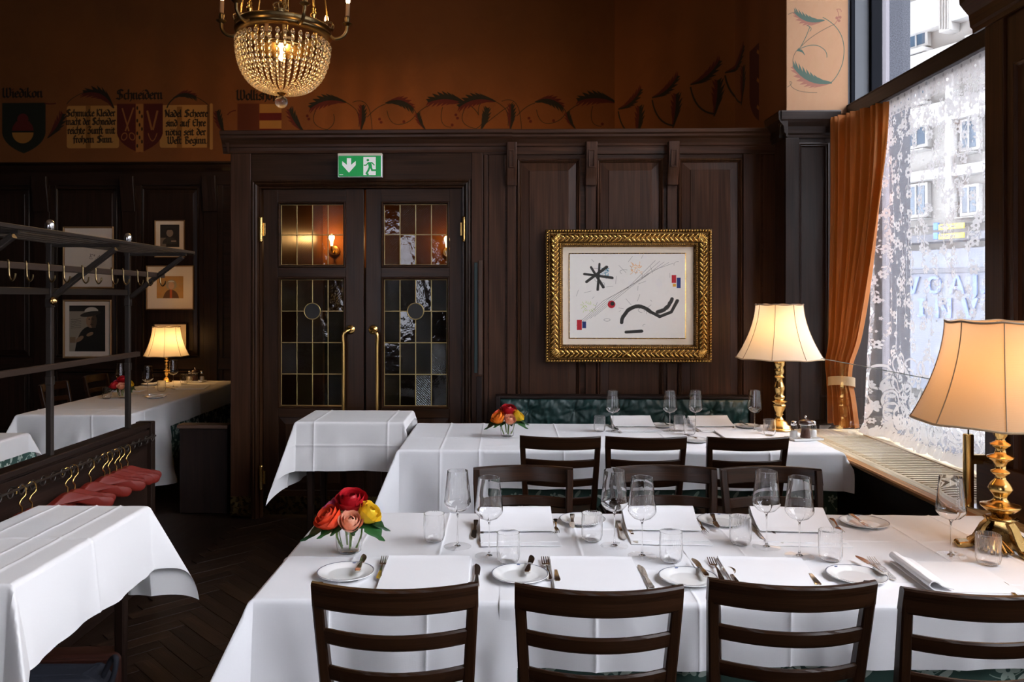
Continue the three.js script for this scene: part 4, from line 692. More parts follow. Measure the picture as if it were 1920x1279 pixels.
// second table
makeTable('dining_table', 'long second dining table before the green leather bench', -0.60, 1.86, -5.44, -4.505, H1 - 0.005);
cloth('green damask undercloth below the white cloth of the second table', M.damask, -0.1, 1.855, -5.42, -4.525, H1 - 0.004, [0, 0.0, 0.38, 0.1], { flap: 0.3, wave: 0.003, lift: 0.0005, ph: 5, flare: 0, step: 0.05 }, 'undercloth');
cloth('white cloth hanging low at the left end of the second table', M.cloth, -0.607, -0.105, -5.447, -4.498, H1, [0.42, 0, 0.62, 0.1], { flap: 0.42, wave: 0.015, creaseX: [-0.02, 0.2], creaseZ: [0.1], lift: 0.0035, ph: 0.9, flare: 0.09 });
cloth('white cloth on the long right part of the second table, behind three chairs', M.cloth, -0.125, 1.868, -5.45, -4.495, H1, [0, 0.07, 0.22, 0.1], { wave: 0.012, creaseX: [-0.55, 0.1, 0.6], creaseZ: [0.05, 0.35], lift: 0.002, ph: 2.2, flare: 0.04, flap: 0.5 });
// small serving table before the door
makeTable('side_table', 'small serving table under a white cloth before the double door', -1.30, -0.655, -5.42, -4.94, 0.845);
cloth('white cloth with a pointed corner on the small table before the door', M.clothWarm, -1.308, -0.648, -5.427, -4.932, 0.85, [0.42, 0.06, 0.31, 0.2], { flap: 0.34, wave: 0.010, creaseX: [-0.22, 0.24], creaseZ: [0.4], ph: 4, flare: 0.06 });
// serving table in the left foreground
makeTable('side_table', 'narrow serving table by the coat hangers under a white cloth', -1.93, -1.50, -3.235, -2.36, 0.755);
cloth('white cloth with a turned-up corner on the narrow table by the coat hangers', M.clothWarm, -1.938, -1.492, -3.242, -2.353, H1, [0.08, 0.27, 0.42, 0.40], { flap: 0.38, wave: 0.009, creaseX: [-0.14, 0.02, 0.12], creaseZ: [0.0], ph: 1.7, flare: 0.12 });
// table in the dark corner and the end of another beside it
makeTable('dining_table', 'dining table in the dark left corner with a small lit lamp', -3.60, -2.80, -8.2, -5.78, H1 - 0.005);
cloth('green damask undercloth showing at the corner table', M.damask, -3.60, -2.815, -8.2, -6.25, H1 - 0.004, [0.1, 0.5, 0, 0.05], { flap: 0.3, wave: 0.003, lift: 0.0005, ph: 3, flare: 0, step: 0.05 }, 'undercloth');
cloth('white cloth hanging low over the near end of the corner table', M.clothWarm, -3.607, -2.793, -6.48, -5.772, H1, [0.4, 0.64, 0.42, 0], { flap: 0.40, wave: 0.018, creaseX: [0.15], creaseZ: [0.1], lift: 0.0035, ph: 2.9, flare: 0.06 });
cloth('white cloth on the far part of the corner table, under the small lamp', M.clothWarm, -3.607, -2.793, -8.207, -6.44, H1, [0.2, 0.2, 0, 0.05], { wave: 0.007, creaseZ: [0.2], lift: 0.002, ph: 1.1, flare: 0.05 });
makeTable('dining_table', 'dining table cut by the left picture edge behind the coat rack', -3.9, -3.07, -4.98, -4.3, H1 - 0.005);
cloth('green damask undercloth of the table cut by the left picture edge', M.damask, -3.9, -3.07, -4.98, -4.3, H1 - 0.004, [0.2, 0.34, 0.34, 0.3], { flap: 0.3, lift: 0.0005, step: 0.05, flare: 0.05 }, 'undercloth');
cloth('white cloth of the table cut by the left picture edge', M.clothWarm, -3.907, -3.063, -4.987, -4.293, H1, [0.2, 0.13, 0.13, 0.13], { flap: 0.4, lift: 0.002, flare: 0.05 });

// ---------------------------------------------------------------- chairs
function chairParts(t) {
  const wd = M.chairWood, tilt = (y) => -0.20 - 0.085 * Math.max(0, (y - 0.45) / 0.43), hw = (y) => y > 0.45 ? 0.178 + 0.022 * (y - 0.45) / 0.43 : 0.178;
  const rail = (yc, h, inset, thick) => { const g = grid(14, 5, (u, v) => 0); return g; };
  const bow = (y0, y1, th, w, ends) => {
    const s = new Soup(), n = 16, P = (i, k) => { const u = -1 + 2 * i / n, x = u * w, back = 0.052 * (1 - u * u); const y = k < 2 ? y0 : y1, c = 0.004, zz = tilt(y) - back; return { x, z: zz }; };
    const sec = (u) => { const x = u * w, b = 0.058 * (1 - u * u), c = 0.005, lo = tilt(y0) - b, hi = tilt(y1) - b; return [[x, y0 + c, lo + th / 2], [x, y0, lo + th / 2 - c], [x, y0, lo - th / 2 + c], [x, y0 + c, lo - th / 2], [x, y1 - c, hi - th / 2], [x, y1, hi - th / 2 + c], [x, y1, hi + th / 2 - c], [x, y1 - c, hi + th / 2]]; };
    const R = []; for (let i = 0; i <= n; i++) { const u = -1 + 2 * i / n; R.push(sec(u)); }
    for (let i = 0; i < n; i++) for (let e = 0; e < 8; e++) { const f = (e + 1) % 8; s.quad(R[i][e], R[i][f], R[i + 1][f], R[i + 1][e]); }
    for (const r of [R[0], R[n]]) for (let e = 1; e < 7; e++) s.tri(r[0], r[e], r[e + 1]);
    return s.done(0.5);
  };
  part('top_rail', bow(0.825, 0.893, 0.024, 0.214), wd, t);
  for (const [a, b] of [[0.725, 0.768], [0.622, 0.664], [0.518, 0.560]]) part('slat', bow(a, b, 0.016, hw((a + b) / 2) + 0.004), wd, t);
  for (const s of [-1, 1]) {
    part('leg', bar([[s * 0.178, 0, -0.255], [s * 0.178, 0.22, -0.215], [s * 0.178, 0.45, -0.2], [s * 0.190, 0.66, tilt(0.66)], [s * 0.199, 0.83, tilt(0.83)], [s * 0.2, 0.885, tilt(0.885)]], [0.03, 0.032, 0.034, 0.03, 0.029, 0.028], [0.036, 0.04, 0.044, 0.036, 0.030, 0.026]), wd, t);
    part('leg', bar([[s * 0.185, 0, 0.19], [s * 0.185, 0.43, 0.19]], [0.028, 0.036], [0.028, 0.036]), wd, t);
    part('stretcher', box(0.018, 0.026, 0.38, s * 0.182, 0.22, -0.015), wd, t);
    part('seat_rail', box(0.022, 0.05, 0.37, s * 0.18, 0.415, 0), wd, t);
  }
  part('seat_rail', box(0.34, 0.05, 0.022, 0, 0.415, 0.19), wd, t); part('seat_rail', box(0.34, 0.05, 0.022, 0, 0.415, -0.19), wd, t);
  part('stretcher', box(0.35, 0.026, 0.018, 0, 0.27, 0.19), wd, t);
  part('seat', box(0.42, 0.024, 0.43, 0, 0.45, 0.005, 0.009), wd, t);
}
const seatAt = (px, D, turn) => { const X = atZ(px, 560, D).x, off = 0.27; return [X - Math.sin(turn) * -off, 0, -D + Math.cos(turn) * off]; };
const chairList = [
  [742, 2.05, PI + 0.02, 'dark wooden ladder-back chair in front of the leftmost near place of the front table', 'chairs along the near side of the front table'],
  [1121, 2.05, PI, 'dark wooden ladder-back chair in front of the second near place of the front table', 'chairs along the near side of the front table'],
  [1480, 2.10, PI - 0.02, 'dark wooden ladder-back chair in front of the third near place of the front table', 'chairs along the near side of the front table'],
  [1845, 2.05, PI, 'dark wooden ladder-back chair nearest the large brass lamp, cut by the right picture edge', 'chairs along the near side of the front table'],
  [981, 3.40, 0.02, 'dark wooden chair beyond the front table, facing the leftmost far place', 'chairs along the far side of the front table'],
  [1250, 3.42, -0.02, 'dark wooden chair beyond the front table, facing the middle far place', 'chairs along the far side of the front table'],
  [1447, 3.41, 0, 'dark wooden chair beyond the front table, facing the right far place by the plate', 'chairs along the far side of the front table'],
  [1050, 4.24, PI - 0.03, 'dark wooden chair at the second table beside its flower vase', 'chairs along the near side of the second table'],
  [1210, 4.24, PI, 'dark wooden chair in the middle of three at the second table', 'chairs along the near side of the second table'],
  [1400, 4.24, PI + 0.03, 'dark wooden chair at the second table nearest the pepper mill', 'chairs along the near side of the second table'],
];
let chair0;
for (const [px, D, turn, label, group] of chairList) {
  const p = seatAt(px, D, turn); p[2] = -D + (Math.cos(turn) > 0 ? 0.27 : -0.27);
  if (!chair0) { chair0 = thing('dining_chair', label, 'chair', p, turn, group); chairParts(chair0); } else copy(chair0, label, p, turn, group);
}
copy(chair0, 'dim wooden chair at the near left side of the dark corner table', [-3.62, 0, -6.75], PI / 2, 'chairs in the dark corner'); copy(chair0, 'dim wooden chair at the far left side of the dark corner table', [-3.62, 0, -7.45], PI / 2, 'chairs in the dark corner');
copy(chair0, 'dim wooden chair between the corner table and the door post', [-2.44, 0, -7.0], -PI / 2, 'chairs in the dark corner');

// ---------------------------------------------------------------- green leather bench
{
  const t = thing('banquette', 'tufted green leather bench with wooden top rail under the framed picture', 'bench', [0, 0, 0]), x0 = atZ(938, 560, 5.72).x, x1 = atZ(1402, 560, 5.72).x, zt = -5.70, y0 = 0.5, y1 = atZ(1160, 748, 5.7).y;
  const B = []; for (let r = 0; r < 2; r++) for (let k = 0; k < 7; k++) B.push([x0 + 0.20 + k * 0.325 - r * 0.16, y1 - 0.085 - r * 0.15]);
  const hgt = (x, y) => {
    let d = 9, s = 0, pb = null; for (const b of B) { const q = Math.hypot(x - b[0], (y - b[1]) * 1.1); if (q < d) { d = q; pb = b; } }
    const a = Math.atan2(y - pb[1], x - pb[0]), fold = 0.006 * Math.exp(-d / 0.08) * (Math.sin(a * 9 + pb[0] * 9) + 0.6 * Math.sin(a * 15 + pb[0] * 31)) * Math.min(1, d / 0.02);
    s = 0.032 * (1 - Math.exp(-d / 0.055)) + fold + 0.005 * noise(x * 16, y * 9) + 0.002 * noise(x * 45, y * 30);
    const e = Math.min(x - x0, x1 - x, y1 - y); return s + 0.02 * Math.sqrt(Math.min(1, Math.max(0, e) / 0.05)) - 0.015;
  };
  const g = grid(230, 42, (u, v) => { const x = x0 + (x1 - x0) * u, y = y0 + (y1 - y0) * v; return [x, y, zt + hgt(x, y)]; }), uv = g.attributes.uv, ps = g.attributes.position;
  for (let i = 0; i < uv.count; i++) uv.setXY(i, ps.getX(i) / 0.15, ps.getY(i) / 0.15); g.userData.uvd = true;
  const bk = part('backrest', g, M.leather, t); for (const b of B) part('button', mv(new THREE.SphereGeometry(0.014, 12, 8).scale(1, 1, 0.6), b[0], b[1], zt + 0.002), M.leather, bk);
  part('top_rail', box2(x0 - 0.02, x1 + 0.02, y1, y1 + 0.022, -5.80, zt + 0.025, 0.006), M.benchWood, t); part('end_board', box2(x0 - 0.035, x0, 0.0, y1 + 0.02, -5.80, zt + 0.03, 0.006), M.benchWood, t); part('end_board', box2(x1, x1 + 0.03, 0.0, y1 + 0.02, -5.80, zt + 0.03, 0.006), M.benchWood, t);
  part('back_board', box2(x0, x1, 0.1, y1, -5.80, -5.74, 0), M.benchWood, t); part('seat', box2(x0, x1, 0.38, 0.48, -5.74, -5.22, 0.03), M.leather, t); part('plinth', box2(x0 + 0.02, x1 - 0.02, 0, 0.38, -5.74, -5.27), M.benchWood, t);
}
{ // end of a wooden bench left of the door post
  const t = thing('wooden_bench', 'dark wooden bench end with a pale top edge left of the door post', 'bench', [0, 0, 0]), a = bx(333, 5.9), b = bx(424, 5.9), h = atZ(380, 797, 5.9).y;
  part('end_panel', box2(a, b, 0, h - 0.03, -6.0, -5.93, 0.006), M.benchWood, t); part('top_rail', box2(a - 0.01, b + 0.01, h - 0.03, h, -6.02, -5.90, 0.008), M.screenWood, t); part('seat', box2(a + 0.02, b, 0.38, 0.46, -6.5, -6.0, 0.01), M.benchWood, t); part('plinth', box2(a + 0.05, b, 0, 0.38, -6.5, -6.0), M.benchWood, t);
}
{ // slim folded screen beside the right door leaf
  const t = thing('folding_screen', 'slim folded wooden screen with green edge right of the double door', 'screen', [0, 0, 0]), a = bx(896.5, 5.75), b = bx(904.5, 5.75), D = -5.75;
  part('front_edge', box2(a, b, atZ(900, 703, 5.75).y, atZ(900, 488, 5.75).y, D - 0.02, D, 0.005), M.screenWood, t); part('green_edge', box2(a - 0.03, a - 0.004, atZ(900, 700, 5.75).y, atZ(900, 492, 5.75).y, D - 0.03, D - 0.012, 0.004), mat('greenPaint', lin(0.004, 0.022, 0.022), 0.4), t); part('lower_edge', box2(a - 0.014, b - 0.004, 0, atZ(900, 706, 5.75).y, D - 0.022, D - 0.002, 0.005), M.benchWood, t);
}
// ---------------------------------------------------------------- lamps
function shadeParts(t, rT, rB, h, y0, gores, m = M.shade, dark = false) {
  const prof = (v) => { const k = 1 - v; return rT + (rB - rT) * Math.pow(k, 1.75) + 0.0 * k; }, ang = 0.3;
  const at = (th, v) => { const g = Math.abs(((th - ang) / (2 * PI) * gores % 1 + 1) % 1 - 0.5) * 2, r = prof(v) * (1 - 0.013 * (1 - g * g)), yy = y0 + h * v + 0.005 * (1 - v) * (1 - g * g) * (v < 0.2 ? 1 - v * 5 : 0) - (v > .9 ? 0.006 * (1 - g * g) * (v - .9) * 10 : 0); return [r * Math.sin(th), yy, r * Math.cos(th)]; };
  const sh = part('lamp_shade', grid(96, 20, (u, v) => at(u * 2 * PI, v)), m, t);
  for (let i = 0; i < gores; i++) { const th = ang + i * 2 * PI / gores; part('piping', tube(Array.from({ length: 9 }, (_, k) => { const p = at(th, k / 8), q = 1.004; return [p[0] * q, p[1], p[2] * q]; }), 0.0018, 16, 6), M.shadePiping, sh); }
  for (const v of [0, 1]) { const w = v ? 0.006 : 0.006; part('trim_band', tube(Array.from({ length: 48 }, (_, k) => at(k / 48 * 2 * PI, v)), w * 0.7, 96, 6, true), v || dark ? M.shadePiping : M.tieBand, sh); }
  part('shade_carrier', J([rod([-rT * 0.97, y0 + h - 0.02, 0], [rT * 0.97, y0 + h - 0.02, 0], 0.002, 6), rod([0, y0 - 0.03, 0], [0, y0 + h - 0.02, 0], 0.004, 6)]), M.brass, t);
}
function lampLight(t, y, cd) {
  part('bulb', lathe([[0, 0.055], [0.014, 0.05], [0.024, 0.035], [0.027, 0.02], [0.022, 0.004], [0.013, -0.02], [0.013, -0.045], [0, -0.045]], 20).translate(0.03, y, 0.0), M.bulb, t);
  const l = new THREE.PointLight(WARM, cd, 0, 2); l.name = 'lamp_light'; l.position.set(0.03, y + 0.02, 0); l.shadow.radius = 1.2; t.add(l);
}
const lampSpot = (px, py) => atY(px, py, T);
{ // large lamp on the front table, with a footed base
  const p = lampSpot(1876, 1030), t = thing('table_lamp', 'large brass table lamp with glowing shade tinted amber for want of backlight on the right end of the front table', 'lamp', [p.x, T, p.z]);
  part('column', lathe([[0.0, 0.16], [0.026, 0.16], [0.05, 0.165], [0.068, 0.178], [0.07, 0.184], [0.05, 0.188], [0.034, 0.194], [0.022, 0.205], [0.026, 0.215], [0.036, 0.225], [0.043, 0.236], [0.034, 0.252], [0.02, 0.266], [0.017, 0.275], [0.032, 0.284], [0.034, 0.290], [0.018, 0.297], [0.02, 0.31], [0.03, 0.322], [0.045, 0.33], [0.047, 0.336], [0.022, 0.344], [0.016, 0.36], [0.034, 0.37], [0.036, 0.376], [0.018, 0.384], [0.015, 0.392], [0.024, 0.402], [0.029, 0.42], [0.026, 0.432], [0.03, 0.438], [0.026, 0.444], [0.017, 0.462], [0.014, 0.49], [0.016, 0.52], [0.012, 0.56], [0, 0.56]].map(([r, y]) => [r * 0.88, 0.126 + (y - 0.16) * 1.085]), 40), M.brass, t);
  part('base_plate', lathe([[0, 0.13], [0.05, 0.13], [0.055, 0.136], [0.045, 0.145], [0.03, 0.15], [0.028, 0.162], [0, 0.162]].map(([r, y]) => [r, y * 0.79]), 6), M.agedBrass, t);
  part('pedestal', creased(lathe([[0, 0.02], [0.058, 0.02], [0.06, 0.05], [0.05, 0.075], [0.038, 0.1], [0.034, 0.13], [0, 0.13]].map(([r, y]) => [r, y * 0.79]), 6), 0.4), M.agedBrass, t);
  for (let i = 0; i < 3; i++) { const a = 0.25 + i * 2 * PI / 3, d = [Math.sin(a), Math.cos(a)], f = (r, y) => [d[0] * r, y * 0.79, d[1] * r]; const ft = part('foot', bar([f(0.035, 0.125), f(0.052, 0.10), f(0.062, 0.07), f(0.075, 0.04), f(0.095, 0.018), f(0.125, 0.012), f(0.132, 0.006)], [0.03, 0.034, 0.036, 0.038, 0.042, 0.05, 0.04], [0.012, 0.016, 0.02, 0.02, 0.02, 0.02, 0.012], V(d[1], 0, -d[0])), M.agedBrass, t); part('claw', J([-1, 0, 1].map((k) => ball(0.010, d[0] * 0.128 + d[1] * k * 0.017, 0.010, d[1] * 0.128 - d[0] * k * 0.017))), M.agedBrass, ft); }
  for (let i = 0; i < 3; i++) { const a = 0.25 + PI / 3 + i * 2 * PI / 3; part('shell', J(Array.from({ length: 7 }, (_, k) => { const b = a + (k - 3) * 0.2; return rod([Math.sin(a) * 0.05, 0.07, Math.cos(a) * 0.05].map((q, n) => n === 1 ? q * 0.79 : q), [Math.sin(b) * 0.098, 0.006 + Math.abs(k - 3) * 0.003, Math.cos(b) * 0.098], 0.0075, 8); })), M.agedBrass, t); }
  shadeParts(t, 0.165, 0.272, 0.345, 0.435, 8, M.shadeNoBacklight); lampLight(t, 0.58, LAMP_CD);
}
function candleLamp(px, py, label, k, rT, rB, h, y0, cd) {
  const p = lampSpot(px, py), t = thing('table_lamp', label, 'lamp', [p.x, T, p.z]);
  part('column', lathe([[0, 0], [0.085, 0], [0.088, 0.006], [0.08, 0.014], [0.07, 0.02], [0.072, 0.03], [0.056, 0.04], [0.05, 0.055], [0.034, 0.066], [0.022, 0.08], [0.018, 0.095], [0.026, 0.102], [0.02, 0.11], [0.03, 0.13], [0.04, 0.155], [0.041, 0.165], [0.03, 0.175], [0.05, 0.186], [0.05, 0.19], [0.026, 0.197], [0.034, 0.21], [0.036, 0.218], [0.026, 0.23], [0.028, 0.25], [0.034, 0.27], [0.032, 0.285], [0.024, 0.31], [0.019, 0.335], [0.034, 0.342], [0.03, 0.348], [0.022, 0.36], [0.03, 0.375], [0.03, 0.395], [0.024, 0.405], [0.034, 0.425], [0.034, 0.445], [0.026, 0.47], [0.012, 0.48], [0.012, 0.56], [0, 0.56]].map(([r, y]) => [r * k * 1.05, y * k]), 36), M.brass, t);
  shadeParts(t, rT, rB, h, y0, 8, M.shade, k < 1); lampLight(t, y0 + h * 0.42, cd); return t;
}
candleLamp(1461, 806, 'brass table lamp with pale shade on the second table beside the window', 1, 0.148, 0.272, 0.355, 0.465, LAMP_CD);
candleLamp(312, 716, 'small lit brass lamp with dark trimmed shade on the corner table', 0.62, 0.135, 0.222, 0.305, 0.265, LAMP_CD * 0.9);

// ---------------------------------------------------------------- chandelier
{
  const p = atZ(532, 66, 6.5), t = thing('chandelier', 'brass chandelier with a basket of crystal strands and candle arms', 'chandelier', [p.x, p.y, p.z]);
  t.rotation.z = -0.035; t.scale.setScalar(1.25);
  const R = 0.298, hB = 0.36;
  part('ring', lathe([[R - 0.03, 0.055], [R + 0.004, 0.058], [R + 0.012, 0.048], [R + 0.004, 0.038], [R + 0.008, 0.018], [R + 0.018, 0.008], [R + 0.012, -0.004], [R - 0.004, -0.014], [R - 0.03, -0.016], [R - 0.04, 0.0], [R - 0.03, 0.055]], 72), M.bronze, t);
  part('inner_plate', lathe([[0, -0.075], [0.16, -0.075], [0.175, -0.083], [0.18, -0.095], [0.165, -0.104], [0, -0.104]], 48), M.brass, t, 'gilt lamp holder plate inside the basket');
  part('stem', rod([0, -0.08, 0], [0, 1.9, 0], 0.012, 12), M.bronze, t);
  const bead = new THREE.SphereGeometry(1, 8, 6), facet = new THREE.IcosahedronGeometry(1, 1);
  const n = 40;
  for (let i = 0; i < n; i++) {
    const th = i / n * 2 * PI, path = (s) => { const a = s * PI / 2; return [(R - 0.012) * Math.pow(Math.cos(a), 0.62) * (1 + 0.05 * Math.sin(a * 2)) + 0.012, -0.02 - hB * Math.sin(a) ** 1.1]; };
    // walk the curve and set a bead every so often
    const gs = []; let last = path(0), run = 0.0, k = 0;
    for (let s = 0; s <= 1.0001; s += 0.002) { const q = path(s); run += Math.hypot(q[0] - last[0], q[1] - last[1]); last = q; const size = 0.0215 - 0.0145 * Math.min(1, k / 15); if (run > size * 1.95) { run = 0; k++; const f = (k < 12 && i % 2 === 0 ? bead : facet).clone().scale(size * 0.62, size * 0.98, size * 0.62); f.rotateY(rr(0, 3)); const sl = Math.atan2(path(Math.min(1, s + 0.01))[0] - q[0], -(path(Math.min(1, s + 0.01))[1] - q[1])); f.rotateX(-sl); f.rotateY(0); f.translate(0, q[1], q[0]); f.rotateY(th); gs.push(f); } }
    const front = Math.cos(th) > 0.3;
    if (front) { const st = part('crystal_strand', gs[0], M.crystal, t); for (const g of gs.slice(1)) part('crystal_bead', g, M.crystal, st); }
    else part('crystal_strand', J(gs), M.crystal, t);
  }
  part('finial_cap', lathe([[0, -0.375], [0.03, -0.378], [0.034, -0.384], [0.02, -0.392], [0.008, -0.40], [0, -0.40]], 20), M.brass, t);
  part('crystal_ball', mv(new THREE.IcosahedronGeometry(0.042, 2), 0, -0.44, 0), M.crystal, t);
  // lamp in the basket
  part('bulb', J([rod([0, -0.10, 0.02], [0, -0.16, 0.02], 0.016, 12), ball(0.022, 0, -0.155, 0.02)]), M.basketBulb, t);
  const bl = new THREE.PointLight(WARM, BASKET_CD, 0, 2); bl.name = 'basket_light'; bl.position.set(0, -0.15, 0.02); bl.shadow.radius = 1.5; t.add(bl);
  // arms with candles
  for (let i = 0; i < 6; i++) {
    const th = PI / 2 + i * PI / 3 + (i % 3 === 0 ? 0 : 0.05), d = [Math.sin(th), Math.cos(th)], f = (r, y) => [d[0] * r, y, d[1] * r];
    const a = part('candle_arm', tube([f(R, 0.01), f(R + 0.04, -0.015), f(R + 0.085, -0.005), f(R + 0.115, 0.03), f(R + 0.12, 0.07)], 0.011, 24, 10), M.bronze, t);
    const c = (g) => mv(g, d[0] * (R + 0.12), 0, d[1] * (R + 0.12));
    part('drip_pan', c(lathe([[0, 0.07], [0.016, 0.07], [0.034, 0.084], [0.03, 0.088], [0.014, 0.082], [0.016, 0.1], [0.019, 0.125], [0.014, 0.135], [0, 0.135]], 20)), M.bronze, a);
    part('candle', c(lathe([[0.0135, 0.12], [0.0135, 0.215], [0.006, 0.22], [0, 0.22]], 14)), M.candleWax, a);
    part('flame_bulb', c(lathe([[0, 0.215], [0.008, 0.216], [0.015, 0.232], [0.014, 0.248], [0.006, 0.268], [0, 0.28]], 14)), M.flame, a);
    const l = new THREE.PointLight(WARM, CANDLE_CD, 0, 2); l.name = 'candle_light'; l.position.set(d[0] * (R + 0.12), 0.243, d[1] * (R + 0.12)); l.shadow.radius = 0.6; t.add(l);
  }
  for (let i = 0; i < 8; i++) { // hanging rods, cups and small crowns on the ring
    const th = i * PI / 4 + 0.2, d = [Math.sin(th) * (R - 0.02), Math.cos(th) * (R - 0.02)], q = (g) => mv(g, d[0], 0, d[1]);
    part('hanging_rod', rod([d[0], 0.12, d[1]], [d[0] * 0.25, 1.7, d[1] * 0.25], 0.006, 8), M.brass, t);
    if (i % 2) part('baluster', q(lathe([[0, 0.05], [0.018, 0.05], [0.012, 0.06], [0.02, 0.08], [0.018, 0.1], [0.01, 0.112], [0.016, 0.122], [0.008, 0.135], [0, 0.135]], 18)), M.brass, t);
    else { const cr = part('crown', q(lathe([[0.036, 0.05], [0.04, 0.06], [0.036, 0.066], [0.04, 0.07], [0.036, 0.05]], 20)), M.bronze, t); part('crown_arches', J([...Array(6)].map((_, k) => { const b = k * PI / 3; return tube([[d[0] + Math.sin(b) * 0.038, 0.066, d[1] + Math.cos(b) * 0.038], [d[0] + Math.sin(b) * 0.046, 0.095, d[1] + Math.cos(b) * 0.046], [d[0] + Math.sin(b) * 0.02, 0.112, d[1] + Math.cos(b) * 0.02], [d[0], 0.104, d[1]]], 0.0045, 10, 6); }).concat([ball(0.009, d[0], 0.118, d[1])])), M.bronze, cr); }
  }
}
// ---------------------------------------------------------------- pictures and sign
function picture(name, label, px0, py0, px1, py1, D, o) {
  const a = atZ(px0, py1, D), b = atZ(px1, py0, D), w = b.x - a.x, h = b.y - a.y, t = thing(name, label, 'picture', [(a.x + b.x) / 2, (a.y + b.y) / 2, -D]);
  const f = o.frame, k = o.inner;
  part('frame', frameRing(w, h, f), o.fm, t);
  const mw = w - 2 * f[f.length - 1][0], mh = h - 2 * f[f.length - 1][0];
  part('mat_board', box(mw + 0.004, mh + 0.004, 0.004, 0, 0, 0.006, 0), o.mm, t);
  if (k) { const pw = k[2] * w, ph = k[3] * h, g = new THREE.PlaneGeometry(pw, ph); part('print', mv(g, k[0] * w, k[1] * h, 0.0092), o.pm, t); if (o.bevel) part('mat_bevel', mv(frameRing(pw + 0.012, ph + 0.012, [[0, 0.011], [0.006, 0.009]]), k[0] * w, k[1] * h, 0), o.bevel, t); }
  return t;
}
{ // gilt carved frame
  const W0 = [[0, 0], [0, 0.03], [0.006, 0.04], [0.014, 0.042], [0.02, 0.036], [0.026, 0.03], [0.034, 0.03], [0.04, 0.04], [0.056, 0.054], [0.074, 0.056], [0.09, 0.046], [0.098, 0.032], [0.104, 0.032], [0.112, 0.036], [0.118, 0.03], [0.122, 0.012], [0.128, 0.008]];
  const t = picture('framed_picture', 'large abstract painting in a carved gilt frame above the green bench', 1022, 430, 1333, 679, 5.775, { frame: W0, fm: M.goldDark, mm: M.matBoard, pm: M.art, inner: [-0.004, 0.0, 0.695, 0.632], bevel: M.gold });
  const a = atZ(1022, 679, 5.775), b = atZ(1333, 430, 5.775), w = b.x - a.x, h = b.y - a.y, gs = [], bd = [];
  const leafG = (s) => { const g = new THREE.SphereGeometry(1, 7, 5); g.scale(0.030 * s, 0.0095 * s, 0.009 * s); return g; };
  const along = (len, horiz, side, fn) => fn;
  for (const [len, hz, off] of [[w, 1, 1], [w, 1, -1], [h, 0, 1], [h, 0, -1]]) {
    const other = hz ? h : w, put = (g, u, ins, z, rot) => { g.rotateZ(rot); if (hz) g.translate(u, off * (other / 2 - ins), z); else { g.rotateZ(PI / 2); g.translate(off * (other / 2 - ins), u, z); } };
    const n = Math.round((len - 0.14) / 0.034);
    for (let i = 0; i < n; i++) {
      const u = -len / 2 + 0.07 + (i + 0.5) * (len - 0.14) / n, sgn = u < 0 ? 1 : -1;
      for (const s of [-1, 1]) { const g = leafG(rr(0.75, 1.0)); put(g, u, 0.066 + s * 0.013, 0.054 + rr(-.003, .003), s * sgn * 0.62 * (hz ? off : -off)); gs.push(g); }
      const g = new THREE.SphereGeometry(0.010, 7, 5); put(g, u + 0.012 * sgn, 0.066, 0.057, 0); gs.push(g);
    }
    const m = Math.round((len - 0.2) / 0.0135); for (let i = 0; i < m; i++) { const u = -len / 2 + 0.1 + (i + 0.5) * (len - 0.2) / m, g = new THREE.SphereGeometry(0.0058, 6, 4); put(g, u, 0.109, 0.037, 0); bd.push(g); }
    const q = Math.round((len - 0.03) / 0.02); for (let i = 0; i < q; i++) { const u = -len / 2 + 0.015 + (i + 0.5) * (len - 0.03) / q, g = new THREE.SphereGeometry(1, 6, 4); g.scale(0.007, 0.009, 0.006); put(g, u, 0.012, 0.041, 0.3); bd.push(g); }
  }
  for (const sx of [-1, 1]) for (const sy of [-1, 1]) for (let k = 0; k < 9; k++) { const an = Math.atan2(sy, sx) + (k - 4) * 0.24, g = new THREE.SphereGeometry(1, 7, 5); g.scale(0.035, 0.008, 0.010); g.rotateZ(an); g.translate(sx * (w / 2 - 0.092) + Math.cos(an) * 0.03, sy * (h / 2 - 0.092) + Math.sin(an) * 0.03, 0.052); gs.push(g); }
  part('carved_leaves', J(gs), M.gold, t); part('beading', J(bd), M.gold, t);
}
const thinFrame = [[0, 0], [0, 0.018], [0.006, 0.022], [0.014, 0.018], [0.018, 0.008]];
mat('frameGilt', lin(0.30, 0.19, 0.09), 0.45, { metalness: 0.5 });
picture('framed_picture', 'pale sketch in a thin dark frame behind the coat hooks', 119, 425, 214, 541, 8.44, { frame: thinFrame, fm: M.frameGilt, mm: M.matWhite, pm: M.sketch, inner: [0.05, -0.03, 0.7, 0.72] });
picture('framed_picture', 'dark photograph of a person in a brimmed hat in a gilt frame', 119, 562, 210, 672, 8.44, { frame: thinFrame.map(([a, b]) => [a * 1.2, b]), fm: M.frameGilt, mm: M.matWhite, pm: M.hatPhoto, inner: [0, 0.01, 0.74, 0.78] });
picture('framed_picture', 'small dark portrait photograph, highest on the corner wall', 291, 413, 347, 483, 8.44, { frame: thinFrame.map(([a, b]) => [a * 0.6, b]), fm: M.frameGilt, mm: M.matBoard, pm: M.smallPhoto, inner: [0, 0.08, 0.64, 0.6] });
picture('framed_picture', 'small watercolour portrait in a wide pale mount above the lit lamp', 275, 498, 364, 581, 8.44, { frame: thinFrame.map(([a, b]) => [a * 0.7, b]), fm: M.frameGilt, mm: M.matBoard, pm: M.watercolour, inner: [0, 0.01, 0.56, 0.5] });
picture('framed_picture', 'small dark framed sheet partly hidden by the small lit lamp', 288, 606, 352, 670, 8.44, { frame: thinFrame.map(([a, b]) => [a * 0.8, b]), fm: M.benchWood, mm: M.matBoard });
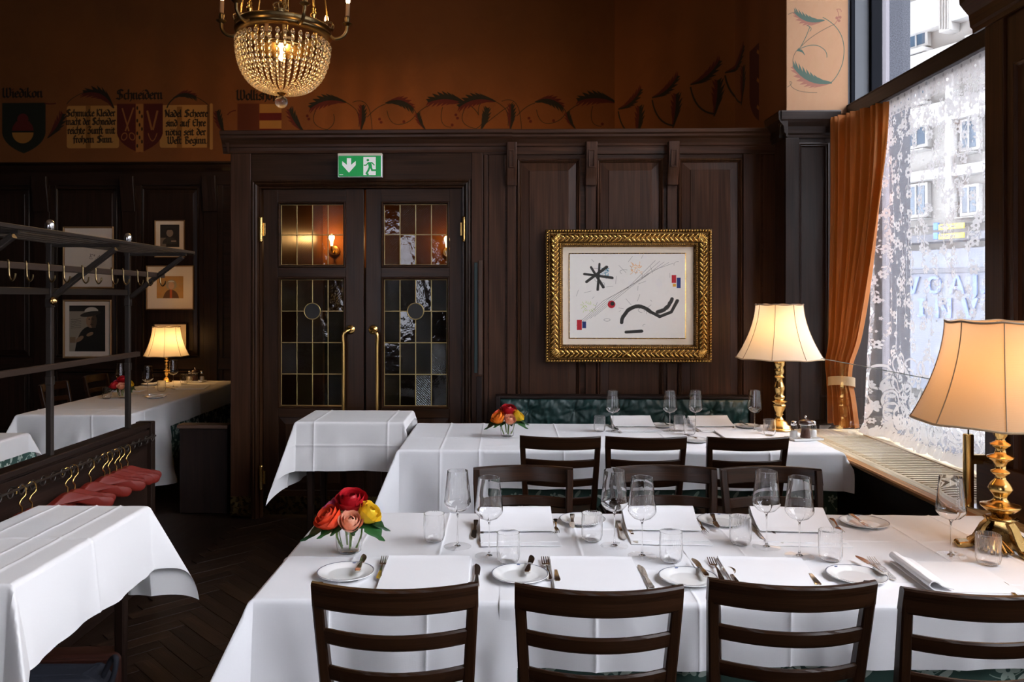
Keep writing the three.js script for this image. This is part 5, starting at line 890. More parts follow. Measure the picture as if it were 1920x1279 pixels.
{ // exit sign
  const a = atZ(633, 332, 5.72), b = atZ(716, 287, 5.72), w = b.x - a.x, h = b.y - a.y, t = thing('exit_sign', 'green emergency exit sign with arrow and running figure above the door', 'sign', [(a.x + b.x) / 2, (a.y + b.y) / 2, -5.72]);
  part('housing', box(w, h, 0.05, 0, 0, -0.027, 0.004), M.porcelain, t); part('sign_face', mv(new THREE.PlaneGeometry(w - 0.014, h * 0.87), 0, -h * 0.045, -0.0005), M.exitFace, t); part('top_strip', box(w, h * 0.1, 0.05, 0, h * 0.45, -0.024, 0.003), M.matBoard, t);
}
// ---------------------------------------------------------------- lace, curtains, glass screen
{
  const z0 = -5.38, z1 = -3.55, zw = z1 - z0, fold = (u, v) => (0.014 + 0.05 * Math.pow(1 - u, 4)) * Math.sin(u * 30 + 26 * Math.pow(1 - u, 3) + 1.5 * noise(u * 3, v)) * (0.35 + 0.65 * v) + 0.010 * noise(u * 22, v * 1.5) + 0.02 * noise(u * 5, v * 2) * v;
  const g = grid(220, 60, (u, v) => { const flare = v > 0.965 ? (v - 0.965) * 2.2 : 0, pull = 0.10 * Math.sin(PI * v) * Math.pow(1 - u, 2) * 0.4; return [2.40 + 0.03 * v + fold(u, v) * (0.3 + 0.7 * Math.min(1, v * 5)) - flare * 0.5, 2.870 - 2.140 * v + 0.006 * Math.sin(u * 60) * (v > 0.99 ? 1 : 0), z0 + zw * u + pull]; });
  const uv = g.attributes.uv; for (let i = 0; i < uv.count; i++) uv.setY(i, 1 - uv.getY(i));
  const l = solo('lace_curtain', 'white flowered lace curtain across the window', 'curtain', g, M.lace);
}
{ // amber drape with its tie
  const t = thing('drape', 'amber velvet drape tied back at the far side of the window', 'curtain'), A = V(2.27, 2.86, -5.50), Bx = V(2.40, 2.86, -5.08);
  // width across u, height down v; gathers at v = tie
  const yT = 2.86, yB = 0.76, yTie = atZ(1572, 716, 5.45).y, L = (y) => { const v = (yT - y) / (yT - yB); return v; };
  const vt = L(yTie), spread = (v) => v < vt ? 1 - 0.60 * Math.pow(v / vt, 1.6) : 0.40 + 0.12 * Math.pow((v - vt) / (1 - vt), 0.7);
  const g = grid(110, 90, (u, v) => {
    const s = spread(v), k = 1 - s, cx = u * s, x = 2.235 + (Bx.x - 2.235) * cx - 0.03 * k, z = -5.52 + (0.46) * cx + 0.05 * k * 0, amp = 0.034 * (0.5 + 0.5 * (v < vt ? 1 - 0.5 * v / vt : 0.7)), f = Math.sin(u * 46 + 2 * noise(u * 2, v * 0.8)) + 0.5 * Math.sin(u * 83 + v * 2);
    const puff = 0.02 * Math.exp(-Math.pow((v - vt + 0.06) / 0.05, 2));
    return [x - amp * f * 0.75 - puff, yT - (yT - yB) * v + 0.01 * Math.sin(u * 9) * (v > 0.97 ? 1 : 0), z + amp * f * 0.35 + 0.012 * Math.sin(v * 5)];
  });
  part('cloth', g, M.curtain, t);
  const c = V(2.27, yTie, -5.40); part('tie_band', (() => { const q = grid(40, 4, (u, v) => { const a = u * 2 * PI; return [c.x - 0.015 + 0.066 * Math.cos(a) + 0.02 * Math.sin(a), yTie - 0.03 + 0.06 * v - 0.02 * Math.cos(a + 1), c.z - 0.02 + 0.105 * Math.sin(a)]; }); return q; })(), M.tieBand, t, 'pale cloth tie band');
}
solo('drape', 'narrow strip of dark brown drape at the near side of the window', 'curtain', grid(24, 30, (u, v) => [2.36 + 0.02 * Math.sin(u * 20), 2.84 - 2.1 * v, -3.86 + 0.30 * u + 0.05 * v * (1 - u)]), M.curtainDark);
{
  const t = thing('glass_screen', 'low clear glass screen with a brass post along the window sill', 'screen', [0, 0, 0]), X = 1.985, yt = 1.245;
  part('glass_panel', mv(new THREE.PlaneGeometry(1.42, yt - SILL).rotateY(-PI / 2), X, (yt + SILL) / 2, -4.39), M.paneClear, t);
  part('glass_edge', box2(X - 0.003, X + 0.003, yt - 0.004, yt, -5.10, -3.68, 0.001), mat('glassEdge', lin(0.25, 0.33, 0.31), 0.1), t);
  const p = V(2.0, 0, -3.5);
  part('post', lathe([[0, SILL], [0.021, SILL], [0.021, 1.03], [0.017, 1.034], [0, 1.034]], 24).translate(p.x, 0, p.z), M.brass, t); part('rod', rod([p.x, 1.03, p.z], [p.x, 1.3, p.z], 0.0035, 8), M.iron, t);
  part('post_foot', lathe([[0, SILL], [0.05, SILL], [0.05, SILL + 0.006], [0, SILL + 0.006]], 24).translate(p.x + 0.03, 0, p.z + 0.02), M.steel, t);
  part('clip', box2(2.0, 2.11, 0.905, 0.945, -3.515, -3.485, 0.004), M.brass, t);
}
// ---------------------------------------------------------------- partition, coat rack, hangers
const XP = -2.06;
{
  const w = structure('partition'), top = (z) => atX(223, 795, XP).y, yT = 0.915, z0 = -4.46, z1 = 1.0, P = M.darkWood;
  part('board', box2(XP - 0.03, XP + 0.02, 0, yT - 0.03, z0, z1), P, w); part('cap_rail', box2(XP - 0.045, XP + 0.035, yT - 0.03, yT, z0 - 0.02, z1, 0.006), P, w); part('end_post', box2(XP - 0.05, XP + 0.045, 0, yT + 0.004, z0 - 0.05, z0, 0.006), P, w); part('plinth', box2(XP - 0.035, XP + 0.03, 0, 0.12, z0, z1), P, w); part('rail', box2(XP + 0.02, XP + 0.032, 0.80, 0.875, z0, z1), P, w);
}
const HB = { x: -1.985, y: 0.845 };
{
  const t = thing('coat_rack', 'dark metal coat rack with hat shelf and hooks above the wooden partition', 'coat rack', [0, 0, 0]), I = M.iron, yk = 1.955, pz = [-4.27, -3.53, -2.79];
  for (const z of pz) {
    part('post', box2(XP - 0.013, XP + 0.013, 0.9, 1.90, z - 0.013, z + 0.013, 0.003), I, t);
    part('finial', lathe([[0, 1.90], [0.012, 1.90], [0.01, 1.912], [0.018, 1.925], [0.023, 1.945], [0.021, 1.962], [0.012, 1.974], [0, 1.978]], 18).translate(XP, 0, z), M.steel, t);
    for (const y of [1.25, 1.60]) part('collar', box(0.032, 0.04, 0.032, XP, y, z, 0.004), I, t);
    part('bracket', bar([[XP + 0.02, 1.63, z], [XP + 0.12, 1.71, z], [XP + 0.30, 1.845, z]], 0.028, 0.022, V(0, 0, 1)), I, t);
    part('shelf_arm', bar([[XP - 0.02, 1.86, z], [XP + 0.32, 1.86, z]], 0.016, 0.016, V(0, 0, 1)), I, t);
  }
  const zA = -4.36, zB = 0.5;
  part('shelf_edge', box2(XP + 0.315, XP + 0.335, 1.866, 1.882, zA, zB, 0.003), I, t);
  for (let i = 0; i < 5; i++) part('shelf_bar', rod([XP + 0.02 + i * 0.06, 1.872, zA], [XP + 0.02 + i * 0.06, 1.872, zB], 0.005, 8), I, t);
  part('shelf_end', box2(XP - 0.01, XP + 0.33, 1.862, 1.882, zA - 0.004, zA + 0.012, 0.003), I, t);
  part('hook_bar', box2(XP + 0.145, XP + 0.165, 1.735, 1.762, zA, zB, 0.003), M.copperBar, t);
  part('tie_bar', box2(XP - 0.006, XP + 0.006, 1.638, 1.668, -4.27, zB, 0.003), I, t);
  part('rail', box2(XP + 0.012, XP + 0.036, 1.30, 1.328, -4.34, zB, 0.004), M.copperBar, t); part('brass_knob', mv(lathe([[0, 0], [0.016, 0.004], [0.02, 0.014], [0.012, 0.026], [0, 0.03]], 16).rotateZ(-PI / 2), XP + 0.02, 1.61, -3.50), M.brass, t);
  const hook = tube([[0, 0.022, 0.0], [0.004, 0.03, 0.004], [0.012, 0.018, 0.004], [0.014, -0.02, 0.004], [0.02, -0.055, 0.004], [0.042, -0.072, 0.004], [0.064, -0.058, 0.004], [0.07, -0.038, 0.004]].map(([x, y, z]) => [x * 0.78, y * 0.78, z]), 0.0036, 28, 7);
  for (let i = 0; i < 13; i++) { const h = part('hook', hook, M.bronze, t); h.position.set(XP + 0.16, 1.745, -4.30 + i * 0.132 + (i % 2) * 0.02); h.rotation.y = -0.5; }
  const rail = part('hanger_rail', rod([HB.x, HB.y, -4.44], [HB.x, HB.y, 0.6], 0.006, 8), M.iron, t);
  for (let i = 0; i < 24; i++) { const z = -4.40 + i * 0.075; part('scroll_ring', mv(new THREE.TorusGeometry(0.019, 0.004, 6, 16).rotateY(PI / 2), HB.x, HB.y - 0.006, z), M.iron, rail); if (i % 4 === 0) part('rail_bracket', rod([XP, HB.y, z], [HB.x, HB.y, z], 0.006, 8), M.iron, rail); }
}
{ // red hangers
  const mk = (t) => {
    const s = new THREE.Shape(), P = [[0, 0], [0.03, -0.006], [0.09, -0.030], [0.15, -0.050], [0.192, -0.062], [0.212, -0.072], [0.217, -0.088], [0.206, -0.102], [0.186, -0.104], [0.15, -0.094], [0.09, -0.066], [0.04, -0.046], [0, -0.038]];
    s.moveTo(...P[0]); s.splineThru(P.slice(1).map((p) => new THREE.Vector2(...p))); s.splineThru(P.slice(0, -1).reverse().map(([x, y]) => new THREE.Vector2(-x, y)));
    const g = new THREE.ExtrudeGeometry(s, { depth: 0.016, bevelEnabled: true, bevelSize: 0.006, bevelThickness: 0.008, bevelSegments: 3, curveSegments: 6 }); g.translate(0, 0, -0.008);
    const p = g.attributes.position; for (let i = 0; i < p.count; i++) { const x = p.getX(i); p.setZ(i, p.getZ(i) * (1 + Math.abs(x) * 3.2) + 0.6 * x * x); } g.computeVertexNormals();
    part('body', creased(g, 0.8), M.hangerRed, t);
    part('hook', tube([[0, -0.004, 0], [0, 0.025, 0], [-0.012, 0.042, 0], [-0.002, 0.058, 0], [0.022, 0.075, 0], [0.016, 0.105, 0], [-0.006, 0.116, 0], [-0.026, 0.104, 0], [-0.028, 0.088, 0]], 0.0038, 44, 8), M.brass, t);
  };
  const zs = [3.20, 3.27, 3.54, 3.60, 3.74, 3.87, 3.92, 3.99, 4.04, 4.11], words = ['nearest', 'second nearest', 'third nearest', 'fourth nearest', 'fifth nearest', 'sixth nearest', 'fourth farthest', 'third farthest', 'second farthest', 'farthest']; let h0;
  zs.forEach((z, i) => { const label = 'red wooden coat hanger with brass hook, ' + words[i] + ' of ten on the partition rail', p = [HB.x, HB.y - 0.106, -z], ry = PI / 2 - 0.16 - 0.07 * ((i * 7) % 3); if (!h0) { h0 = thing('coat_hanger', label, 'hanger', p, ry, 'red hangers on the rail'); mk(h0); } else copy(h0, label, p, ry); });
}
// ---------------------------------------------------------------- tableware
const onT = (px, py, h = T) => { const p = atY(px, py, h); return [p.x, h, p.z]; };
// a lathed vessel with an inner and an outer face
function walled(prof, th, seg = 40, wobble = () => 1) {
  const inner = prof.map(([r, y], i) => { const a = prof[Math.max(i - 1, 0)], b = prof[Math.min(i + 1, prof.length - 1)], dx = b[0] - a[0], dy = b[1] - a[1], L = Math.hypot(dx, dy) || 1; return [Math.max(0, r - dy / L * th), y + dx / L * th]; }).reverse();
  const all = [...prof, [prof[prof.length - 1][0] - th / 2, prof[prof.length - 1][1] + th / 3], ...inner], g = lathe(all, seg), p = g.attributes.position;
  for (let i = 0; i < p.count; i++) { const x = p.getX(i), z = p.getZ(i), k = wobble(Math.atan2(x, z), p.getY(i)); p.setX(i, x * k); p.setZ(i, z * k); }
  g.computeVertexNormals(); return g;
}
const mkGlass = (t) => {
  part('bowl', walled([[0, 0.1195], [0.012, 0.1205], [0.03, 0.128], [0.043, 0.142], [0.0465, 0.150], [0.0462, 0.158], [0.042, 0.195], [0.038, 0.235], [0.0355, 0.262]], 0.0011, 48), M.glassSolid, t);
  part('stem', lathe([[0, 0.003], [0.012, 0.0035], [0.005, 0.008], [0.0026, 0.02], [0.0022, 0.06], [0.0024, 0.1], [0.0036, 0.112], [0.007, 0.1185], [0.003, 0.1195], [0, 0.1195]], 18), M.glassSolid, t);
  part('foot', lathe([[0, 0.004], [0.008, 0.004], [0.02, 0.0028], [0.046, 0.0015], [0.0472, 0.0008]], 40), M.glassThin, t); part('foot_rim', mv(new THREE.TorusGeometry(0.0465, 0.0008, 6, 40).rotateX(PI / 2), 0, 0.001, 0), M.glassThin, t);
};
const mkTumbler = (t) => {
  part('glass_body', walled([[0, 0.001], [0.026, 0.001], [0.033, 0.007], [0.0366, 0.02], [0.0372, 0.06], [0.0365, 0.098]], 0.0016, 84, (a, y) => y > 0.015 && y < 0.09 ? 1 + 0.010 * Math.cos(a * 28) : 1), M.glassSolid, t);
};
const mkPlate = (t) => {
  part('dish', lathe([[0, 0.004], [0.05, 0.004], [0.056, 0.0035], [0.06, 0.001], [0.052, 0.0], [0.06, 0.0005], [0.07, 0.007], [0.088, 0.0125], [0.0885, 0.014], [0.087, 0.0145], [0.07, 0.0115], [0.058, 0.0065], [0.05, 0.0055], [0, 0.0055]], 56), M.porcelain, t);
  part('rim_line', lathe([[0.0845, 0.0145], [0.0868, 0.0152], [0.0865, 0.0148]], 56), M.rimLine, t, 'thin grey line round the rim');
  part('emblem', mv(new THREE.CylinderGeometry(0.006, 0.006, 0.0006, 12).scale(1, 1, 0.7), 0.012, 0.0136, -0.077), M.emblemBlue, t, 'small blue mark on the rim');
};
// cutlery lies along +x from its tip
const mkKnife = (t, L = 0.215) => {
  const s = new THREE.Shape(), b = L * 0.48; s.moveTo(0, 0.004); s.quadraticCurveTo(0.012, -0.011, 0.05, -0.0105); s.lineTo(b, -0.008); s.lineTo(b, 0.007); s.lineTo(0.02, 0.009); s.quadraticCurveTo(0.004, 0.008, 0, 0.004);
  part('blade', new THREE.ExtrudeGeometry(s, { depth: 0.0016, bevelEnabled: true, bevelSize: 0.0006, bevelThickness: 0.0005, bevelSegments: 1 }).rotateX(PI / 2).translate(0, 0.004, 0), M.silver, t);
  part('handle', J([bar([[b - 0.004, 0.0035, 0], [b + 0.02, 0.005, 0], [L * 0.75, 0.0055, 0], [L - 0.01, 0.006, 0], [L, 0.006, 0]], [0.012, 0.011, 0.015, 0.019, 0.012], [0.004, 0.008, 0.009, 0.010, 0.006], V(0, 0, 1))]), M.silver, t);
};
const mkFork = (t) => {
  const L = 0.2, tines = []; for (let i = 0; i < 4; i++) tines.push(bar([[0, 0.010, -0.0105 + i * 0.007], [0.03, 0.0055, -0.0105 + i * 0.007], [0.055, 0.004, -0.0105 + i * 0.007]], [0.0024, 0.0034, 0.004], [0.0016, 0.002, 0.002], V(0, 0, 1)));
  part('tines', J([...tines, bar([[0.05, 0.004, 0], [0.06, 0.0038, 0], [0.075, 0.006, 0], [0.085, 0.009, 0]], [0.025, 0.024, 0.014, 0.006], 0.002, V(0, 0, 1))]), M.silver, t);
  part('handle', bar([[0.083, 0.0085, 0], [0.12, 0.012, 0], [0.16, 0.008, 0], [0.19, 0.005, 0], [L, 0.005, 0]], [0.006, 0.007, 0.012, 0.018, 0.012], [0.0035, 0.004, 0.004, 0.004, 0.003], V(0, 0, 1)), M.silver, t);
};
const mkSpoon = (t) => {
  part('bowl', grid(16, 12, (u, v) => { const a = v * PI, r = Math.sin(a), w = 0.021 * Math.pow(r, 0.8), x = 0.034 - 0.034 * Math.cos(a), q = u * 2 - 1; return [x, 0.004 + 0.007 * q * q * r + 0.006 * (1 - r) * 0.6, q * w]; }), M.silver, t);
  part('handle', bar([[0.066, 0.007, 0], [0.085, 0.011, 0], [0.13, 0.011, 0], [0.18, 0.006, 0], [0.2, 0.006, 0]], [0.006, 0.006, 0.01, 0.018, 0.012], [0.003, 0.004, 0.004, 0.004, 0.003], V(0, 0, 1)), M.silver, t);
};
// napkins: near ones lie folded flat, far ones have their back edge rolled up; x wide, profile runs front to back
function napkinGeo(w, prof, th = 0.0026) { // profile swept along x with rounded ends
  const s = new Soup(), n = 10, P = prof.map(([z, y]) => V(0, y, z)), c = new THREE.CatmullRomCurve3(P, false, 'centripetal'), N = prof.length * 6, pt = [];
  for (let i = 0; i <= N; i++) { const q = c.getPoint(i / N), d = c.getTangent(i / N), nn = V(0, d.z, -d.y).normalize(); pt.push([q, nn]); }
  const top = pt.map(([q, m]) => [q.z + m.z * th / 2, q.y + m.y * th / 2]), bot = pt.map(([q, m]) => [q.z - m.z * th / 2, q.y - m.y * th / 2]), ring = [...top, ...bot.reverse()];
  for (let i = 0; i < n; i++) { const x0 = -w / 2 + w * i / n, x1 = x0 + w / n, wob = (x, z) => 0.0008 * noise(x * 14, z * 14); for (let k = 0; k < ring.length; k++) { const a = ring[k], b = ring[(k + 1) % ring.length]; s.quad([x0, a[1] + wob(x0, a[0]), a[0]], [x1, a[1] + wob(x1, a[0]), a[0]], [x1, b[1] + wob(x1, b[0]), b[0]], [x0, b[1] + wob(x0, b[0]), b[0]]); } }
  for (const x of [-w / 2, w / 2]) for (let k = 0; k + 1 < top.length; k++) { const q = bot.slice().reverse(); s.quad([x, top[k][1], top[k][0]], [x, top[k + 1][1], top[k + 1][0]], [x, q[k + 1][1], q[k + 1][0]], [x, q[k][1], q[k][0]]); }
  return s.done(0.7);
}
const mkNapkinFlat = (t, w = 0.275) => { part('lower_layer', box(w, 0.004, 0.31, 0, 0.003, 0, 0.002), M.napkin, t); part('upper_layer', napkinGeo(w * 0.97, [[0.15, 0.007], [0.05, 0.0075], [-0.06, 0.0075], [-0.13, 0.009], [-0.152, 0.012], [-0.156, 0.006], [-0.15, 0.003]]), M.napkin, t); };
const mkNapkinRoll = (t, w = 0.27) => { part('lower_layer', box(w * 1.04, 0.003, 0.26, 0.004, 0.0025, 0.02, 0.0015), M.napkin, t); part('rolled_flap', napkinGeo(w, [[0.12, 0.006], [0.0, 0.007], [-0.10, 0.012], [-0.135, 0.028], [-0.15, 0.048], [-0.145, 0.060], [-0.132, 0.062], [-0.10, 0.045], [-0.03, 0.022], [0.02, 0.016]]), M.napkin, t); };
const protos = {};
function place(name, mk, label, cat, px, py, turn = 0, group, dy = 0, h = T) {
  const p = onT(px, py, h); p[1] += dy;
  if (!protos[name]) { protos[name] = thing(name, label, cat, p, turn, group); mk(protos[name]); return protos[name]; }
  const c = copy(protos[name], label, p, turn, group); if (!group) delete c.userData.group; return c;
}
function lay(name, mk, label, tip, end, group, dy = 0.001, h = T, tilt = 0) { const a = onT(...tip, h), b = onT(...end, h), o = place(name, mk, label, name.includes('fork') ? 'fork' : name.includes('spoon') ? 'spoon' : 'knife', tip[0], tip[1], Math.atan2(-(b[2] - a[2]), b[0] - a[0]), group, dy, h); o.rotation.order = 'YXZ'; o.rotation.z = tilt; return o; }
const FT = 'wine glasses on the front table', nearP = ['leftmost', 'second', 'third', 'rightmost'];
// front table, near side
[[648, 1079], [975, 1083], [1290, 1089], [1606, 1085]].forEach(([x, y], i) => place('bread_plate', mkPlate, 'white bread plate at the ' + nearP[i] + ' near place of the front table', 'plate', x, y, 0.2 * i, 'bread plates on the near side'));
[[[684, 1050], [665, 1098]], [[998, 1052], [984, 1102]], [[1300, 1058], [1331, 1102]], [[1606, 1053], [1690, 1108]]].forEach(([a, b], i) => lay('butter_knife', (t) => mkKnife(t, 0.175), 'silver butter knife lying across the ' + nearP[i] + ' near bread plate', a, b, 'butter knives on the near plates', 0.0155));
[[[722, 1049], [704, 1108]], [[1021, 1050], [1034, 1108]], [[1332, 1051], [1362, 1106]], [[1632, 1050], [1692, 1104]]].forEach(([a, b], i) => lay('dinner_fork', mkFork, 'silver fork right of the ' + nearP[i] + ' near bread plate', a, b, 'forks on the near side'));
[[[895, 1060], [893, 1108]], [[1199, 1062], [1222, 1108]], [[1502, 1057], [1538, 1106]], [[1878, 1092], [1920, 1140]]].forEach(([a, b], i) => lay('dinner_knife', (t) => mkKnife(t, 0.22), 'silver dinner knife right of the ' + nearP[i] + ' near napkin', a, b, 'dinner knives on the near side'));
lay('spoon', mkSpoon, 'silver spoon beside the fork at the third near place', [1361, 1068], [1392, 1112]);
lay('dinner_knife', mkKnife, 'silver knife close beside the fork at the second near place', [1038, 1050], [1048, 1108]);
[[798, 1079], [1117, 1081], [1447, 1082]].forEach(([x, y], i) => place('napkin', mkNapkinFlat, 'white folded napkin lying flat at the ' + nearP[i] + ' near place', 'napkin', x, y, [0.02, 0, -0.06][i], 'napkins on the near side'));
{ const p = onT(1785, 1085), t = thing('napkin', 'white napkin with a curled left edge before the large brass lamp', 'napkin', p, -0.05, 'napkins on the near side'); part('lower_layer', box(0.27, 0.004, 0.28, 0.01, 0.003, 0, 0.002), M.napkin, t); part('rolled_flap', napkinGeo(0.272, [[0.13, 0.006], [0.0, 0.0065], [-0.08, 0.007], [-0.115, 0.012], [-0.128, 0.024], [-0.122, 0.034], [-0.108, 0.034], [-0.09, 0.022], [-0.06, 0.014]]).rotateY(PI / 2), M.napkin, t); }
// front table, far side
[[970, 1001, 0.05], [1244, 999, -0.02], [1494, 1002, -0.06]].forEach(([x, y, r], i) => place('rolled_napkin', mkNapkinRoll, 'white napkin with raised rolled edge at the ' + ['left', 'middle', 'right'][i] + ' far place of the front table', 'napkin', x, y, r, 'napkins on the far side'));
place('bread_plate', mkPlate, 'white bread plate at the far side between left and middle rolled napkins', 'plate', 1092, 979, 0, 'bread plates on the far side'); place('bread_plate', mkPlate, 'white bread plate at the far side between middle and right rolled napkins', 'plate', 1352, 981, 0, 'bread plates on the far side'); place('bread_plate', mkPlate, 'white bread plate alone on the bare cloth right of the rolled napkins', 'plate', 1620, 984, 0, 'bread plates on the far side');
lay('butter_knife', mkKnife, 'silver butter knife across the far plate right of the left rolled napkin', [1073, 1000], [1073, 962], 'butter knives on the far plates', 0.0155); lay('butter_knife', mkKnife, 'silver butter knife across the far plate right of the middle rolled napkin', [1346, 999], [1328, 960], 'butter knives on the far plates', 0.0155); lay('butter_knife', mkKnife, 'silver butter knife across the lone plate near the window', [1634, 1000], [1572, 962], 'butter knives on the far plates', 0.0155);
[[[888, 1012], [894, 968], 'left'], [[1170, 1014], [1156, 972], 'middle'], [[1434, 1014], [1408, 980], 'right']].forEach(([a, b, n]) => lay('dinner_knife', mkKnife, 'silver dinner knife left of the ' + n + ' rolled napkin', a, b, 'dinner knives on the far side'));
[[[903, 1021], [905, 985], 'left'], [[1193, 1021], [1176, 984], 'middle'], [[1466, 1021], [1436, 985], 'right']].forEach(([a, b, n]) => lay('fish_knife', (t) => mkKnife(t, 0.2), 'slim silver knife touching the left edge of the ' + n + ' rolled napkin', a, b, 'slim knives on the far side'));
[[[1043, 1005], [1041, 970], 'left'], [[1323, 1004], [1304, 972], 'middle'], [[1578, 1003], [1562, 980], 'right']].forEach(([a, b, n]) => lay('dinner_fork', mkFork, 'silver fork right of the ' + n + ' rolled napkin', a, b, 'forks on the far side'));
// glasses: wine glasses by the middle of the foot, tumblers by the middle of the base
[[858, 1025, 'far wine glass of the left pair on the front table'], [917, 1043, 'near wine glass of the left pair on the front table'], [1152, 1024, 'far wine glass of the middle pair on the front table'], [1204, 1043, 'near wine glass of the middle pair on the front table'], [1437, 1026, 'far wine glass of the right pair on the front table'], [1499, 1043, 'near wine glass of the right pair on the front table'], [1783, 1042, 'single wine glass beside the large brass lamp']].forEach(([x, y, l]) => place('wine_glass', mkGlass, 'clear stemmed ' + l, 'glass', x, y, 0, FT));
[[814, 1015, 'beside the left wine glasses, far side'], [953, 1055, 'below the left rolled napkin, near side'], [1110, 1014, 'left of the middle wine glasses, far side'], [1258, 1053, 'below the middle rolled napkin, near side'], [1388, 1021, 'left of the right wine glasses, far side'], [1557, 1051, 'below the right rolled napkin, near side'], [1853, 1058, 'before the foot of the large brass lamp']].forEach(([x, y, l]) => place('tumbler', mkTumbler, 'ribbed clear tumbler ' + l, 'glass', x, y, 0, 'tumblers on the front table'));
// second table
[[1149, 809, 'leftmost of four on the second table'], [1256, 809, 'second of four on the second table'], [1304, 808, 'third of four on the second table'], [1415, 808, 'rightmost of four on the second table, beside the lamp']].forEach(([x, y, l]) => place('wine_glass', mkGlass, 'clear stemmed wine glass, ' + l, 'glass', x, y, 0, 'wine glasses on the second table'));
[[1124, 809, 'left of the leftmost wine glass on the second table'], [1274, 808, 'between the second and third wine glasses on the second table'], [1293, 815, 'under the third wine glass on the second table'], [1443, 816, 'beside the second table lamp']].forEach(([x, y, l]) => place('tumbler', mkTumbler, 'ribbed clear tumbler ' + l, 'glass', x, y, 0, 'tumblers on the second table'));
place('rolled_napkin', mkNapkinRoll, 'white rolled napkin beside the leftmost wine glass of the second table', 'napkin', 1190, 803, 0.06, 'napkins on the second table'); place('rolled_napkin', mkNapkinRoll, 'white rolled napkin right of the third wine glass of the second table', 'napkin', 1340, 803, 0.10, 'napkins on the second table'); place('napkin', mkNapkinFlat, 'white flat napkin behind the chair nearest the pepper mill', 'napkin', 1392, 818, 0, 'napkins on the second table');
place('bread_plate', mkPlate, 'white plate behind the middle chair of the second table', 'plate', 1302, 828, 0, 'plates on the second table'); place('bread_plate', mkPlate, 'white plate between the two rolled napkins of the second table', 'plate', 1240, 800, 0, 'plates on the second table'); place('bread_plate', mkPlate, 'white plate under the rightmost wine glass of the second table', 'plate', 1400, 801, 0, 'plates on the second table');
lay('butter_knife', mkKnife, 'silver butter knife across the plate between the rolled napkins', [1254, 803], [1232, 790], 'knives on the second table', 0.0155); lay('butter_knife', mkKnife, 'silver butter knife across the plate by the rightmost wine glass of the second table', [1402, 803], [1375, 790], 'knives on the second table', 0.0155); lay('butter_knife', mkKnife, 'silver butter knife on the plate behind the middle chair', [1284, 820], [1312, 832], 'knives on the second table', 0.0155);
lay('dinner_knife', mkKnife, 'silver knife crossing under the leftmost wine glass of the second table', [1155, 808], [1136, 792], 'knives on the second table'); lay('fish_knife', mkKnife, 'slim silver knife left of the left rolled napkin of the second table', [1165, 813], [1148, 798], 'knives on the second table'); lay('dinner_knife', mkKnife, 'silver knife left of the right rolled napkin of the second table', [1310, 810], [1296, 797], 'knives on the second table');
lay('dinner_fork', mkFork, 'silver fork right of the left rolled napkin of the second table', [1232, 806], [1222, 794], 'forks on the second table'); lay('dinner_fork', mkFork, 'silver fork right of the right rolled napkin of the second table', [1376, 808], [1372, 794], 'forks on the second table');
function cruets(px, py, where, turn) {
  const c = onT(px, py), tray = solo('cruet_tray', 'small white square tray under the pepper mill on ' + where, 'tray', J([box(0.19, 0.006, 0.12, 0, 0.004, 0, 0.003), mv(frameRing(0.19, 0.12, [[0, 0], [0, 0.009], [0.006, 0.009], [0.009, 0.004]]).rotateX(-PI / 2), 0, 0.004, 0)]), M.porcelain, c, turn), off = (dx, dz) => [c[0] + dx, c[1] + 0.008, c[2] + dz];
  const m = thing('pepper_mill', 'glass pepper mill with dark wooden top on ' + where, 'pepper mill', off(0.005, 0.015));
  part('glass_body', lathe([[0, 0.002], [0.032, 0.002], [0.033, 0.01], [0.026, 0.05], [0.031, 0.084], [0.033, 0.09]], 28), M.glassThin, m); part('peppercorns', lathe([[0, 0.004], [0.03, 0.005], [0.0305, 0.012], [0.0245, 0.05], [0.024, 0.062], [0, 0.065]], 24), M.pepper, m); part('lid', lathe([[0, 0.086], [0.036, 0.087], [0.04, 0.094], [0.037, 0.104], [0.028, 0.112], [0.012, 0.118], [0, 0.119]], 28), M.cellarWood, m); part('collar', lathe([[0.033, 0.082], [0.0365, 0.083], [0.0365, 0.088], [0.033, 0.089]], 28), M.steel, m); part('knob', lathe([[0, 0.116], [0.006, 0.118], [0.004, 0.124], [0.008, 0.130], [0.006, 0.137], [0, 0.139]], 16), M.steel, m);
  const s = thing('salt_shaker', 'small glass salt shaker with steel cap behind the pepper mill on ' + where, 'salt shaker', off(0.062, -0.02));
  part('glass_body', lathe([[0, 0.002], [0.024, 0.002], [0.025, 0.01], [0.022, 0.07], [0.017, 0.08]], 24), M.glassThin, s); part('salt', lathe([[0, 0.004], [0.022, 0.005], [0.0205, 0.045], [0, 0.047]], 20), M.salt, s); part('cap', lathe([[0.0, 0.104], [0.012, 0.103], [0.017, 0.096], [0.018, 0.078], [0.014, 0.077]], 20), M.steel, s);
  const o = thing('salt_shaker', 'small glass salt shaker with steel cap left of the pepper mill on ' + where, 'salt shaker', off(-0.058, -0.005)); for (const ch of s.children) o.add(ch.clone());
}
cruets(1507, 824, 'the second table', 0.2);
cruets(366, 716, 'the corner table', 0);
